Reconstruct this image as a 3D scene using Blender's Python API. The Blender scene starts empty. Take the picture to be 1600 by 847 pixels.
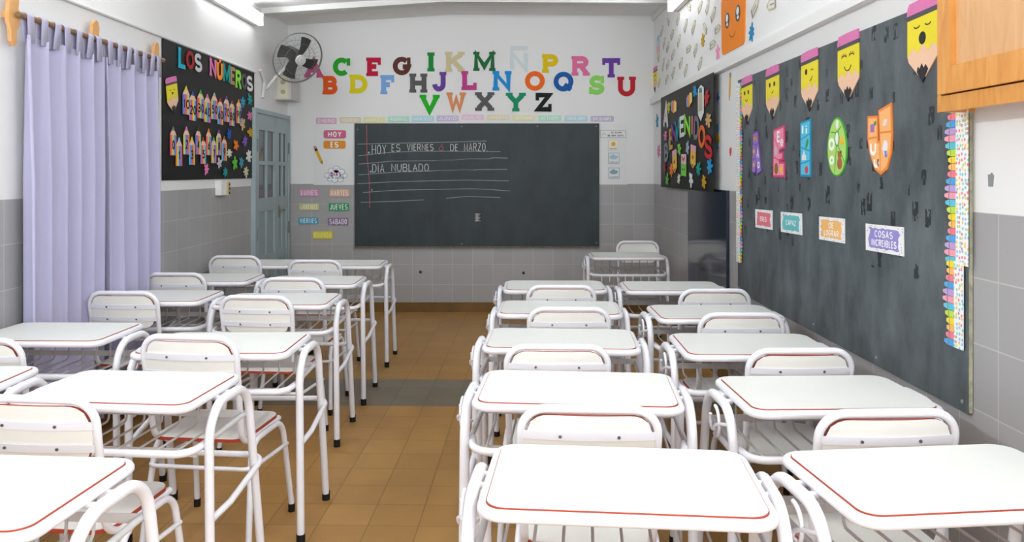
import bpy, bmesh, math, random
from mathutils import Vector, Matrix
random.seed(7)
S = bpy.context.scene
C = S.collection
PI = math.pi

# ------------------------------------------------------------------ camera, world, exposure
F, CX, HY, CH = 1244.0, 800.0, 268.0, 1.395      # focal length in pixels, vanishing point, eye height
cam_d = bpy.data.cameras.new('camera')
cam = bpy.data.objects.new('camera', cam_d)
C.objects.link(cam)
cam.location = (0, 0, CH)
cam.rotation_euler = (PI / 2, 0, 0)
cam_d.sensor_fit = 'HORIZONTAL'
cam_d.sensor_width = 36.0
cam_d.lens = 36.0 * F / 1600.0
cam_d.shift_y = -(423.5 - HY) / 1600.0
cam_d.clip_start = 0.05
S.camera = cam

S.view_settings.view_transform = 'Standard'
S.view_settings.look = 'None'
S.view_settings.gamma = 1.0
S.view_settings.use_curve_mapping = False
S.view_settings.exposure = 0.0

world = bpy.data.worlds.new('world')
S.world = world
world.use_nodes = True
bg = world.node_tree.nodes['Background']
bg.inputs[0].default_value = (0.90, 0.965, 1.0, 1)
bg.inputs[1].default_value = 1.4

def area_light(name, loc, rot, sx, sy, power, col=(1, 1, 1)):
    d = bpy.data.lights.new(name, 'AREA')
    d.shape = 'RECTANGLE'; d.size = sx; d.size_y = sy; d.energy = power * 1.05; d.color = col
    o = bpy.data.objects.new(name, d); C.objects.link(o)
    o.location = loc; o.rotation_euler = rot
    return o
# unseen area lights added to brighten the near end; wall battens are further down
area_light('rear_daylight', (-0.4, -2.6, 1.75), (math.radians(84), 0, 0), 3.2, 2.2, 55, (0.93, 0.975, 1.0))  # soft daylight from the open rear of the room, no window built
area_light('side_fill_light', (1.38, -0.6, 1.8), (0, math.radians(90), math.radians(-14)), 1.5, 2.6, 170, (0.95, 0.985, 1.0))  # added fill for the near left wall; no window stands here

# ------------------------------------------------------------------ materials
def lin(h):
    h = h.lstrip('#')
    r = []
    for i in (0, 2, 4):
        c = int(h[i:i + 2], 16) / 255
        r.append(c / 12.92 if c <= .04045 else ((c + .055) / 1.055) ** 2.4)
    return (*r, 1)
_M = {}
def mat(h, rough=.6, noise=0.0, nscale=30, metal=0.0, spec=.3):
    key = (h, rough, noise, nscale, metal, spec)
    if key in _M: return _M[key]
    m = bpy.data.materials.new('paint_' + h.lstrip('#')); m.use_nodes = True
    nt = m.node_tree; b = nt.nodes['Principled BSDF']
    b.inputs['Base Color'].default_value = lin(h)
    b.inputs['Roughness'].default_value = rough
    b.inputs['Metallic'].default_value = metal
    b.inputs['Specular IOR Level'].default_value = spec
    if noise > 0:
        tc = nt.nodes.new('ShaderNodeTexCoord'); n = nt.nodes.new('ShaderNodeTexNoise')
        n.inputs['Scale'].default_value = nscale; n.inputs['Detail'].default_value = 5
        nt.links.new(tc.outputs['Object'], n.inputs['Vector'])
        hv = nt.nodes.new('ShaderNodeHueSaturation'); hv.inputs['Color'].default_value = lin(h)
        mr = nt.nodes.new('ShaderNodeMapRange')
        mr.inputs['From Min'].default_value = .3; mr.inputs['From Max'].default_value = .7
        mr.inputs['To Min'].default_value = 1 - noise; mr.inputs['To Max'].default_value = 1 + noise
        nt.links.new(n.outputs['Fac'], mr.inputs['Value']); nt.links.new(mr.outputs[0], hv.inputs['Value'])
        nt.links.new(hv.outputs[0], b.inputs['Base Color'])
    _M[key] = m
    return m
def emis(name, col, strength):
    m = bpy.data.materials.new(name); m.use_nodes = True
    b = m.node_tree.nodes['Principled BSDF']
    b.inputs['Base Color'].default_value = (.9, .9, .9, 1)
    b.inputs['Emission Color'].default_value = col; b.inputs['Emission Strength'].default_value = strength
    return m
def nodes(m):
    m.use_nodes = True
    return m.node_tree, m.node_tree.nodes['Principled BSDF']
def N(nt, t, **kw):
    n = nt.nodes.new(t)
    for k, v in kw.items(): setattr(n, k, v)
    return n
def mathn(nt, op, a, b):
    n = N(nt, 'ShaderNodeMath', operation=op)
    for i, v in enumerate((a, b)):
        if isinstance(v, (int, float)): n.inputs[i].default_value = v
        else: nt.links.new(v, n.inputs[i])
    return n.outputs[0]
def mixc(nt, fac, a, b):
    n = N(nt, 'ShaderNodeMix', data_type='RGBA')
    if isinstance(fac, (int, float)): n.inputs[0].default_value = fac
    else: nt.links.new(fac, n.inputs[0])
    for i, v in ((6, a), (7, b)):
        if isinstance(v, tuple): n.inputs[i].default_value = v
        else: nt.links.new(v, n.inputs[i])
    return n.outputs[2]

DADO = 1.272
def wall_mat(name, axis, phase, paint='#e9e9ea'):
    """white paint above grey 20 cm glazed tiles"""
    m = bpy.data.materials.new(name); nt, b = nodes(m)
    g = N(nt, 'ShaderNodeNewGeometry'); sp = N(nt, 'ShaderNodeSeparateXYZ'); nt.links.new(g.outputs['Position'], sp.inputs[0])
    u = mathn(nt, 'SUBTRACT', sp.outputs[axis], phase); v = mathn(nt, 'SUBTRACT', sp.outputs[2], DADO - 1.4)
    cb = N(nt, 'ShaderNodeCombineXYZ'); nt.links.new(u, cb.inputs[0]); nt.links.new(v, cb.inputs[1])
    br = N(nt, 'ShaderNodeTexBrick'); br.offset = 0; br.squash = 1
    nt.links.new(cb.outputs[0], br.inputs['Vector'])
    br.inputs['Scale'].default_value = 1; br.inputs['Brick Width'].default_value = .2; br.inputs['Row Height'].default_value = .2
    br.inputs['Mortar Size'].default_value = .0022; br.inputs['Mortar Smooth'].default_value = .3
    br.inputs['Color1'].default_value = lin('#adacae'); br.inputs['Color2'].default_value = lin('#a6a5a7'); br.inputs['Mortar'].default_value = lin('#c9c7c3')
    n1 = N(nt, 'ShaderNodeTexNoise'); n1.inputs['Scale'].default_value = 2.2; n1.inputs['Detail'].default_value = 6
    nt.links.new(g.outputs['Position'], n1.inputs['Vector'])
    dirt = mixc(nt, mathn(nt, 'MULTIPLY', n1.outputs['Fac'], .18), br.outputs['Color'], lin('#8f8d8a'))
    pn = mixc(nt, mathn(nt, 'MULTIPLY', n1.outputs['Fac'], .12), lin(paint), lin('#d6d6d4'))
    up = mathn(nt, 'GREATER_THAN', sp.outputs[2], DADO)
    nt.links.new(mixc(nt, up, dirt, pn), b.inputs['Base Color'])
    r = N(nt, 'ShaderNodeMapRange'); nt.links.new(up, r.inputs[0]); r.inputs[3].default_value = .38; r.inputs[4].default_value = .75
    nt.links.new(r.outputs[0], b.inputs['Roughness']); b.inputs['Specular IOR Level'].default_value = .35
    bp = N(nt, 'ShaderNodeBump'); bp.inputs['Strength'].default_value = .25; bp.inputs['Distance'].default_value = .002
    nt.links.new(mathn(nt, 'MULTIPLY', br.outputs['Fac'], mathn(nt, 'SUBTRACT', 0.0, mathn(nt, 'SUBTRACT', 1.0, up))), bp.inputs['Height'])
    nt.links.new(bp.outputs[0], b.inputs['Normal'])
    return m
def floor_mat():
    m = bpy.data.materials.new('ochre_floor_tiles'); nt, b = nodes(m)
    g = N(nt, 'ShaderNodeNewGeometry'); mp = N(nt, 'ShaderNodeMapping'); mp.inputs['Rotation'].default_value = (0, 0, math.radians(1.5)); mp.inputs['Location'].default_value = (.05, .08, 0)
    nt.links.new(g.outputs['Position'], mp.inputs[0])
    br = N(nt, 'ShaderNodeTexBrick'); br.offset = 0; nt.links.new(mp.outputs[0], br.inputs['Vector'])
    for k, v in (('Scale', 1), ('Brick Width', .2), ('Row Height', .2), ('Mortar Size', .0028), ('Mortar Smooth', .4), ('Bias', 0)): br.inputs[k].default_value = v
    br.inputs['Color1'].default_value = lin('#b4884a'); br.inputs['Color2'].default_value = lin('#a97d42'); br.inputs['Mortar'].default_value = lin('#866333')
    br2 = N(nt, 'ShaderNodeTexBrick'); br2.offset = 0; nt.links.new(mp.outputs[0], br2.inputs['Vector'])
    for k, v in (('Scale', 1), ('Brick Width', .2), ('Row Height', .2), ('Mortar Size', .0028), ('Mortar Smooth', .4)): br2.inputs[k].default_value = v
    br2.inputs['Color1'].default_value = lin('#7d786d'); br2.inputs['Color2'].default_value = lin('#716c61'); br2.inputs['Mortar'].default_value = lin('#5d5848')
    sp = N(nt, 'ShaderNodeSeparateXYZ'); nt.links.new(mp.outputs[0], sp.inputs[0])
    inb = mathn(nt, 'MULTIPLY', mathn(nt, 'GREATER_THAN', sp.outputs[1], 4.8), mathn(nt, 'LESS_THAN', sp.outputs[1], 5.4))
    base = mixc(nt, inb, br.outputs['Color'], br2.outputs['Color'])
    n1 = N(nt, 'ShaderNodeTexNoise'); n1.inputs['Scale'].default_value = 5; n1.inputs['Detail'].default_value = 8; n1.inputs['Roughness'].default_value = .7
    nt.links.new(g.outputs['Position'], n1.inputs['Vector'])
    st = N(nt, 'ShaderNodeMapRange'); nt.links.new(n1.outputs['Fac'], st.inputs[0]); st.inputs[1].default_value = .35; st.inputs[2].default_value = .75; st.inputs[4].default_value = .45
    nt.links.new(mixc(nt, st.outputs[0], base, lin('#8f6c3d')), b.inputs['Base Color'])
    b.inputs['Roughness'].default_value = .36; b.inputs['Specular IOR Level'].default_value = .4
    return m
def wood_mat(c1, c2):
    m = bpy.data.materials.new('varnished_pine'); nt, b = nodes(m)
    tc = N(nt, 'ShaderNodeTexCoord'); mp = N(nt, 'ShaderNodeMapping'); mp.inputs['Scale'].default_value = (9, 9, 1.6)
    nt.links.new(tc.outputs['Object'], mp.inputs[0])
    w = N(nt, 'ShaderNodeTexNoise'); nt.links.new(mp.outputs[0], w.inputs['Vector']); w.inputs['Scale'].default_value = 3; w.inputs['Detail'].default_value = 6; w.inputs['Distortion'].default_value = 1.2
    r = N(nt, 'ShaderNodeMapRange'); nt.links.new(w.outputs['Fac'], r.inputs[0]); r.inputs[1].default_value = .3; r.inputs[2].default_value = .7
    nt.links.new(mixc(nt, r.outputs[0], lin(c1), lin(c2)), b.inputs['Base Color']); b.inputs['Roughness'].default_value = .35
    return m
def board_mat(name, c1, c2, sc):
    m = bpy.data.materials.new(name); nt, b = nodes(m)
    tc = N(nt, 'ShaderNodeTexCoord'); n1 = N(nt, 'ShaderNodeTexNoise'); n1.inputs['Scale'].default_value = sc; n1.inputs['Detail'].default_value = 7; n1.inputs['Roughness'].default_value = .65
    mp = N(nt, 'ShaderNodeMapping'); mp.inputs['Scale'].default_value = (1.4, 1, .7); nt.links.new(tc.outputs['Object'], mp.inputs[0]); nt.links.new(mp.outputs[0], n1.inputs['Vector'])
    r = N(nt, 'ShaderNodeMapRange'); nt.links.new(n1.outputs['Fac'], r.inputs[0]); r.inputs[1].default_value = .3; r.inputs[2].default_value = .72
    nt.links.new(mixc(nt, r.outputs[0], lin(c1), lin(c2)), b.inputs['Base Color'])
    b.inputs['Roughness'].default_value = .5; b.inputs['Specular IOR Level'].default_value = .35
    return m
def dots_mat():
    m = bpy.data.materials.new('confetti_dot_paper'); nt, b = nodes(m)
    tc = N(nt, 'ShaderNodeTexCoord'); v = N(nt, 'ShaderNodeTexVoronoi', voronoi_dimensions='2D'); v.inputs['Scale'].default_value = 66; v.inputs['Randomness'].default_value = .55
    mp = N(nt, 'ShaderNodeMapping'); mp.inputs['Rotation'].default_value = (-PI / 2, 0, 0); nt.links.new(tc.outputs['Object'], mp.inputs[0]); nt.links.new(mp.outputs[0], v.inputs['Vector'])
    d = mathn(nt, 'LESS_THAN', v.outputs['Distance'], .33)
    sp = N(nt, 'ShaderNodeSeparateColor'); nt.links.new(v.outputs['Color'], sp.inputs[0])
    cr = N(nt, 'ShaderNodeValToRGB'); cr.color_ramp.interpolation = 'CONSTANT'; nt.links.new(sp.outputs[0], cr.inputs[0])
    e = cr.color_ramp.elements; e[0].position = 0; e[0].color = lin('#f08a96'); e[1].position = .25; e[1].color = lin('#f2cf6a')
    for p, c in ((.5, '#8fc4e8'), (.75, '#8edbcf')):
        q = e.new(p); q.color = lin(c)
    nt.links.new(mixc(nt, d, lin('#f2f2f2'), cr.outputs[0]), b.inputs['Base Color']); b.inputs['Roughness'].default_value = .6
    return m

M_TUBE = mat('#e2e2e9', .32, spec=.5)
M_TOP = mat('#d8dad8', .42, .012, 8, spec=.4)
M_BACKREST = mat('#e6e5e0', .42, .012, 8, spec=.4)
M_RED = mat('#a8422c', .6, .08, 60)
M_BRACKET = mat('#e0e0e9', .4, spec=.5)
M_WIRE = mat('#b9b7b6', .4, spec=.5)
M_STRIP = mat('#c2c2c4', .45, spec=.5)
M_RUBBER = mat('#141414', .6)
M_BOLT = mat('#6f6c66', .4, metal=.6)
M_WHITE = mat('#ececec', .6)
M_PAPER = mat('#f1f1f3', .65)
M_BLACK = mat('#1a1a1b', .6)
M_INK = mat('#2b2b2e', .6)

# ------------------------------------------------------------------ mesh helpers
class B:
    """collects shapes; build() links them as one mesh object"""
    def __init__(s): s.v = []; s.f = []; s.m = []; s.mi = 0; s.k = 0
    def lift(s):
        s.k = (s.k + 1) % 6; return s.k * 9e-5
    def face(s, idx): s.f.append(tuple(idx)); s.m.append(s.mi)
    def box(s, c, d, rz=0, rx=0):
        o = len(s.v); R = Matrix.Rotation(rz, 3, 'Z') @ Matrix.Rotation(rx, 3, 'X')
        for z in (-.5, .5):
            for x, y in ((-.5, -.5), (.5, -.5), (.5, .5), (-.5, .5)):
                p = R @ Vector((x * d[0], y * d[1], z * d[2])); s.v.append((c[0] + p.x, c[1] + p.y, c[2] + p.z))
        for q in ((3, 2, 1, 0), (4, 5, 6, 7), (0, 1, 5, 4), (1, 2, 6, 5), (2, 3, 7, 6), (3, 0, 4, 7)): s.face([o + i for i in q])
        return s
    def tube(s, pts, r, closed=False, seg=10, cap=True):
        pts = [Vector(p) for p in pts]; n = len(pts)
        T = []
        for i in range(n):
            if closed: t = pts[(i + 1) % n] - pts[i - 1]
            else: t = pts[min(i + 1, n - 1)] - pts[max(i - 1, 0)]
            T.append(t.normalized())
        u = T[0].orthogonal().normalized(); o = len(s.v)
        U = []
        for i in range(n):
            if i: u = (T[i - 1].rotation_difference(T[i]) @ u)
            u = (u - T[i] * u.dot(T[i])).normalized(); U.append(u)
        tw = 0
        if closed:
            e = T[-1].rotation_difference(T[0]) @ U[-1]
            tw = math.atan2(T[0].dot(e.cross(U[0])), e.dot(U[0]))
        for i in range(n):
            w = T[i].cross(U[i]); k = tw * i / n
            for j in range(seg):
                a = 2 * PI * j / seg + k
                s.v.append(tuple(pts[i] + r * (math.cos(a) * U[i] + math.sin(a) * w)))
        for i in range(n if closed else n - 1):
            a = o + i * seg; b2 = o + ((i + 1) % n) * seg
            for j in range(seg): s.face((a + j, a + (j + 1) % seg, b2 + (j + 1) % seg, b2 + j))
        if not closed and cap:
            s.face([o + j for j in range(seg)][::-1]); s.face([o + (n - 1) * seg + j for j in range(seg)])
        return s
    def cyl(s, c, axis, r, h, r2=None, seg=20):
        a = Vector(axis).normalized(); c = Vector(c); u = a.orthogonal().normalized(); w = a.cross(u); r2 = r if r2 is None else r2; o = len(s.v)
        for k, rr in ((-.5, r), (.5, r2)):
            for j in range(seg):
                t = 2 * PI * j / seg; s.v.append(tuple(c + a * h * k + rr * (math.cos(t) * u + math.sin(t) * w)))
        for j in range(seg): s.face((o + j, o + (j + 1) % seg, o + seg + (j + 1) % seg, o + seg + j))
        s.face([o + j for j in range(seg)][::-1]); s.face([o + seg + j for j in range(seg)])
        return s
    def prism(s, pts, tomap, d0, d1, sidemi=None):
        """extruded outline: pts are 2-D, tomap(u, v, d) gives the 3-D point"""
        a = sum(p[0] * q[1] - q[0] * p[1] for p, q in zip(pts, pts[1:] + pts[:1]))
        if a < 0: pts = pts[::-1]
        o = len(s.v); n = len(pts)
        for d in (d0, d1):
            for p in pts: s.v.append(tomap(p[0], p[1], d))
        s.face([o + n + i for i in range(n)]); s.face([o + i for i in range(n)][::-1])
        k = s.mi
        if sidemi is not None: s.mi = sidemi
        for i in range(n): s.face((o + i, o + (i + 1) % n, o + n + (i + 1) % n, o + n + i))
        s.mi = k
        return s
    # wall-mounted shapes: u right, v up, d out of the wall
    def flat(s, pts, d0=0.0, d1=.003): return s.prism([tuple(p) for p in pts], lambda u, v, d: (u, -d, v), d0, d1 + s.lift())
    def rect(s, u0, v0, u1, v1, d0=0.0, d1=.003): return s.flat([(u0, v0), (u1, v0), (u1, v1), (u0, v1)], d0, d1)
    def disc(s, u, v, ru, rv=None, d0=0.0, d1=.003, n=18, a0=0, a1=360):
        rv = ru if rv is None else rv
        k = n if abs(a1 - a0) >= 360 else n + 1
        return s.flat([(u + ru * math.cos(math.radians(a0 + (a1 - a0) * i / n)), v + rv * math.sin(math.radians(a0 + (a1 - a0) * i / n))) for i in range(k)], d0, d1)
    def ribbon(s, pts, t, d0=0.0, d1=.003, closed=False):
        d1 = d1 + s.lift()
        P = [Vector(p) for p in pts]
        Q = [P[0]]
        for p in P[1:]:
            if (p - Q[-1]).length > 1e-5: Q.append(p)
        if closed and len(Q) > 2 and (Q[0] - Q[-1]).length < 1e-5: Q.pop()
        P = Q; n = len(P)
        if n < 2: return s
        L = []; Rr = []
        for i in range(n):
            a = (P[i] - P[i - 1]) if (i or closed) else (P[1] - P[0])
            b2 = (P[(i + 1) % n] - P[i]) if (i < n - 1 or closed) else a
            a = a.normalized(); b2 = b2.normalized()
            na = Vector((-a.y, a.x)); nb = Vector((-b2.y, b2.x)); m = na + nb
            if m.length < .2: m = na.copy()
            m.normalize(); k = min(1 / max(m.dot(na), .45), 2.0) * t / 2
            L.append(P[i] + m * k); Rr.append(P[i] - m * k)
        o = len(s.v)
        for q in range(n):
            for p, d in ((L[q], d1), (Rr[q], d1), (L[q], d0), (Rr[q], d0)): s.v.append((p.x, -d, p.y))
        for i in range(n if closed else n - 1):
            a = o + 4 * i; b2 = o + 4 * ((i + 1) % n)
            s.face((a + 1, b2 + 1, b2, a)); s.face((a + 2, b2 + 2, b2 + 3, a + 3)); s.face((a, b2, b2 + 2, a + 2)); s.face((a + 3, b2 + 3, b2 + 1, a + 1))
        if not closed:
            a = o; s.face((a, a + 2, a + 3, a + 1)); a = o + 4 * (n - 1); s.face((a + 1, a + 3, a + 2, a))
        return s
    def build(s, name, mats, parent=None, smooth=None, loc=None):
        me = bpy.data.meshes.new(name); me.from_pydata(s.v, [], s.f)
        if not isinstance(mats, (list, tuple)): mats = [mats]
        for m in mats: me.materials.append(m)
        for p, k in zip(me.polygons, s.m): p.material_index = k
        if smooth is not None:
            for p in me.polygons: p.use_smooth = True
            try: me.set_sharp_from_angle(angle=math.radians(smooth))
            except Exception: pass
        me.update()
        o = bpy.data.objects.new(name, me); C.objects.link(o)
        if parent is not None: o.parent = parent
        if loc is not None: o.location = loc
        return o

def fillet(pts, r, closed=False, n=6):
    """round the corners of a 3-D polyline; r is one radius or one per point"""
    P = [Vector(p) for p in pts]; out = []; m = len(P)
    for i in range(m):
        if not closed and i in (0, m - 1): out.append(P[i]); continue
        rr = r[i] if isinstance(r, (list, tuple)) else r
        a = (P[i - 1] - P[i]); b2 = (P[(i + 1) % m] - P[i])
        la, lb = a.length, b2.length; a.normalize(); b2.normalize()
        ang = a.angle(b2); t = min(rr / math.tan(ang / 2), la * .49, lb * .49)
        if t < 1e-4: out.append(P[i]); continue
        re = t * math.tan(ang / 2); bis = (a + b2).normalized(); c = P[i] + bis * (re / math.sin(ang / 2))
        v0 = P[i] + a * t - c; v1 = P[i] + b2 * t - c
        q = v0.rotation_difference(v1)
        for k in range(n + 1):
            qq = q.copy(); ax, an = q.to_axis_angle()
            out.append(c + Matrix.Rotation(an * k / n, 3, ax) @ v0)
    return out
def rrect(w, h, r, n=6):
    p = []
    for cx, cy, a0 in ((w / 2 - r, h / 2 - r, 0), (-w / 2 + r, h / 2 - r, 90), (-w / 2 + r, -h / 2 + r, 180), (w / 2 - r, -h / 2 + r, 270)):
        for k in range(n + 1):
            a = math.radians(a0 + 90 * k / n); p.append((cx + r * math.cos(a), cy + r * math.sin(a)))
    return p
def arc(cx, cy, rx, ry, a0, a1, n=10):
    return [(cx + rx * math.cos(math.radians(a0 + (a1 - a0) * i / n)), cy + ry * math.sin(math.radians(a0 + (a1 - a0) * i / n))) for i in range(n + 1)]

# ------------------------------------------------------------------ lettering
G = {
 'A': [[(0, 0), (.5, 1), (1, 0)], [(.2, .34), (.8, .34)]],
 'B': [[(0, 0), (0, 1)], [(0, 1), (.55, 1)] + arc(.6, .76, .32, .24, 90, -90) + [(0, .52)], [(.6, .52)] + arc(.62, .26, .38, .26, 90, -90) + [(0, 0)]],
 'C': [arc(.5, .5, .5, .5, 45, 315, 18)], 'D': [[(0, 0), (0, 1)], [(0, 1), (.4, 1)] + arc(.45, .5, .55, .5, 90, -90, 14) + [(0, 0)]],
 'E': [[(1, 1), (0, 1), (0, 0), (1, 0)], [(0, .52), (.8, .52)]], 'F': [[(1, 1), (0, 1), (0, 0)], [(0, .5), (.8, .5)]],
 'G': [arc(.5, .5, .5, .5, 45, 330, 18) + [(1, .45), (.58, .45)]], 'H': [[(0, 0), (0, 1)], [(1, 0), (1, 1)], [(0, .5), (1, .5)]],
 'I': [[(.5, 0), (.5, 1)]], 'J': [[(1, 1), (1, .32)] + arc(.5, .32, .5, .32, 0, -180)], 'K': [[(0, 0), (0, 1)], [(1, 1), (.05, .45)], [(.3, .6), (1, 0)]],
 'L': [[(0, 1), (0, 0), (1, 0)]], 'M': [[(0, 0), (0, 1), (.5, .15), (1, 1), (1, 0)]], 'N': [[(0, 0), (0, 1), (1, 0), (1, 1)]],
 'O': [arc(.5, .5, .5, .5, 90, 450, 24)], 'P': [[(0, 0), (0, 1)], [(0, 1), (.55, 1)] + arc(.6, .73, .4, .27, 90, -90) + [(0, .46)]],
 'Q': [arc(.5, .5, .5, .5, 90, 450, 24), [(.55, .3), (1, -.05)]], 'R': [[(0, 0), (0, 1)], [(0, 1), (.55, 1)] + arc(.6, .75, .36, .25, 90, -90) + [(0, .5)], [(.5, .5), (1, 0)]],
 'S': [arc(.5, .74, .44, .26, 30, 270, 12) + arc(.5, .25, .5, .25, 90, -150, 12)[1:]], 'T': [[(0, 1), (1, 1)], [(.5, 1), (.5, 0)]],
 'U': [[(0, 1), (0, .4)] + arc(.5, .4, .5, .4, 180, 360, 12) + [(1, 1)]], 'V': [[(0, 1), (.5, 0), (1, 1)]], 'W': [[(0, 1), (.25, 0), (.5, .75), (.75, 0), (1, 1)]],
 'X': [[(0, 0), (1, 1)], [(0, 1), (1, 0)]], 'Y': [[(0, 1), (.5, .5), (1, 1)], [(.5, .5), (.5, 0)]], 'Z': [[(0, 1), (1, 1), (0, 0), (1, 0)]],
 'i': [[(.5, 0), (.5, .6)], [(.5, .8), (.5, .92)]], 'e': [[(.05, .32), (.95, .32)] + arc(.5, .32, .48, .32, 0, 310, 16)], 'o': [arc(.5, .32, .5, .32, 90, 450, 20)],
 'u': [[(0, .64), (0, .25)] + arc(.5, .25, .5, .25, 180, 360) + [(1, .64), (1, 0)]], 'a': [arc(.48, .32, .48, .32, 0, 360, 18), [(1, .64), (1, 0)]],
 '0': [arc(.5, .5, .5, .5, 90, 450, 24)], '1': [[(.2, .8), (.6, 1), (.6, 0)]], '2': [arc(.5, .72, .48, .28, 160, -20, 10) + [(0, 0), (1, 0)]],
 '3': [arc(.45, .75, .5, .25, 150, -90, 10) + arc(.45, .26, .55, .26, 90, -150, 10)], '4': [[(.7, 0), (.7, 1)], [(.7, 1), (0, .3), (1, .3)]],
 '5': [[(.95, 1), (.15, 1), (.1, .58)] + arc(.45, .32, .55, .32, 110, -150, 12)], '6': [[(.8, 1)] + arc(.5, .3, .5, .3, 150, 510, 18)], '7': [[(0, 1), (1, 1), (.4, 0)]],
 '8': [arc(.5, .76, .42, .24, 270, 630, 16), arc(.5, .26, .5, .26, 90, 450, 16)], '9': [arc(.5, .7, .5, .3, -30, 330, 18) + [(.95, .6), (.3, 0)]],
 '.': [[(.3, 0), (.3, .06)]],
}
SER = {'A': [(0, 0), (1, 0)], 'B': [(0, 0), (0, 1)], 'D': [(0, 0), (0, 1)], 'E': [(0, 0), (0, 1)], 'F': [(0, 0), (0, 1)], 'H': [(0, 0), (0, 1), (1, 0), (1, 1)],
       'I': [(.5, 0), (.5, 1)], 'J': [(1, 1)], 'K': [(0, 0), (0, 1), (1, 1), (1, 0)], 'L': [(0, 1), (0, 0)], 'M': [(0, 0), (1, 0), (0, 1), (1, 1)], 'N': [(0, 0), (0, 1), (1, 1)],
       'P': [(0, 0), (0, 1)], 'R': [(0, 0), (0, 1), (1, 0)], 'T': [(.5, 0)], 'U': [(0, 1), (1, 1)], 'V': [(0, 1), (1, 1)], 'W': [(0, 1), (1, 1)], 'X': [(0, 0), (1, 0), (0, 1), (1, 1)], 'Y': [(0, 1), (1, 1), (.5, 0)]}
WID = {'I': .3, 'i': .3, 'M': 1.1, 'W': 1.15, 'J': .6, 'L': .68, 'E': .7, 'F': .68, '1': .6, '.': .3, ' ': .5}
ACC = {'Á': 'A', 'É': 'E', 'Í': 'I', 'Ú': 'U', 'Ó': 'O'}
def glyph(b, ch, u0, v0, w, h, t, d0=0.0, d1=.004, serif=0.0):
    acc = None
    if ch in ACC: acc = 'acute'; ch = ACC[ch]
    if ch == 'Ñ': acc = 'tilde'; ch = 'N'
    if ch not in G: return
    hh = h * (.8 if acc == 'tilde' else (.86 if acc else 1))
    ins = serif * .35
    X = lambda x: u0 + t / 2 + ins + x * max(w - t - 2 * ins, 0)
    Y = lambda y: v0 + t / 2 + y * (hh - t)
    if ch in ('I', 'i'): X = lambda x: u0 + w / 2 + (x - .5) * 0
    for st in G[ch]: b.ribbon([(X(x), Y(y)) for x, y in st], t, d0, d1, closed=(len(st) > 12 and (Vector(st[0]) - Vector(st[-1])).length < 1e-3))
    if serif:
        for x, y in SER.get(ch, []):
            vv = Y(y) + (-t / 2 if y == 0 else t / 2); s = t * .66
            uu = X(x); lo, hi = uu - t / 2 - serif, uu + t / 2 + serif
            lo = max(lo, u0 - serif * .3); hi = min(hi, u0 + w + serif * .3)
            b.rect(lo, vv if y == 0 else vv - s, hi, vv + s if y == 0 else vv, d0, d1)
    if acc == 'acute': b.ribbon([(u0 + w * .42, v0 + h * .9), (u0 + w * .66, v0 + h * 1.02)], t * .7, d0, d1)
    if acc == 'tilde': b.rect(u0 + w * .04, v0 + h * .85, u0 + w * .96, v0 + h * 1.0, d0, d1)
def text(b, s, cu, cv, h, t, width=None, gap=.28, d0=0.0, d1=.002, wf=.62):
    """centred line of lettering"""
    adv = [(WID.get(ACC.get(c, c), 1.0) * wf * h) for c in s]
    tot = sum(adv) + gap * h * .6 * (len(s) - 1); k = 1.0
    if width: k = width / tot
    u = cu - tot * k / 2
    for c, a in zip(s, adv):
        glyph(b, c, u, cv - h / 2, a * k, h, t, d0, d1); u += (a + gap * h * .6) * k

# ------------------------------------------------------------------ things and the setting
XL, XR, YB = -2.23, 1.41, 7.92
def tag(o, label, cat, group=None):
    o['label'] = label; o['category'] = cat
    if group: o['group'] = group
    return o
def thing(name, label, cat, loc=(0, 0, 0), rz=0, group=None):
    o = bpy.data.objects.new(name, None); C.objects.link(o); o.empty_display_size = .1
    o.location = loc; o.rotation_euler = (0, 0, rz)
    return tag(o, label, cat, group)
def struct(o):
    o['kind'] = 'structure'; return o
ROT = {'B': 0.0, 'L': PI / 2, 'R': -PI / 2}
def on_back(px, py, off=0.0):
    Y = YB - off; return (CX and (px - CX) * Y / F, Y, CH - (py - HY) * Y / F)
def on_left(px, py, off=0.0):
    X = XL + off; Y = F * X / (px - CX); return (X, Y, CH - (py - HY) * Y / F)
def on_right(px, py, off=0.0):
    X = XR - off; Y = F * X / (px - CX); return (X, Y, CH - (py - HY) * Y / F)
ON = {'B': on_back, 'L': on_left, 'R': on_right}
def spot(wall, x0, y0, x1, y1, off=0.0):
    """where a thing seen between x0..x1, y0..y1 hangs on a wall: centre, width, height"""
    f = ON[wall]; a = f(x0, (y0 + y1) / 2, off); b2 = f(x1, (y0 + y1) / 2, off)
    w = abs(a[0] - b2[0]) if wall == 'B' else abs(a[1] - b2[1])
    xm, ym = (a[0] + b2[0]) / 2, (a[1] + b2[1]) / 2
    h = (y1 - y0) * ym / F; z = CH - ((y0 + y1) / 2 - HY) * ym / F
    return (xm, ym, z), w, h
def put(o, wall, loc, tilt=0):
    o.location = loc; o.rotation_euler = (0, tilt, ROT[wall]); return o

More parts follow.
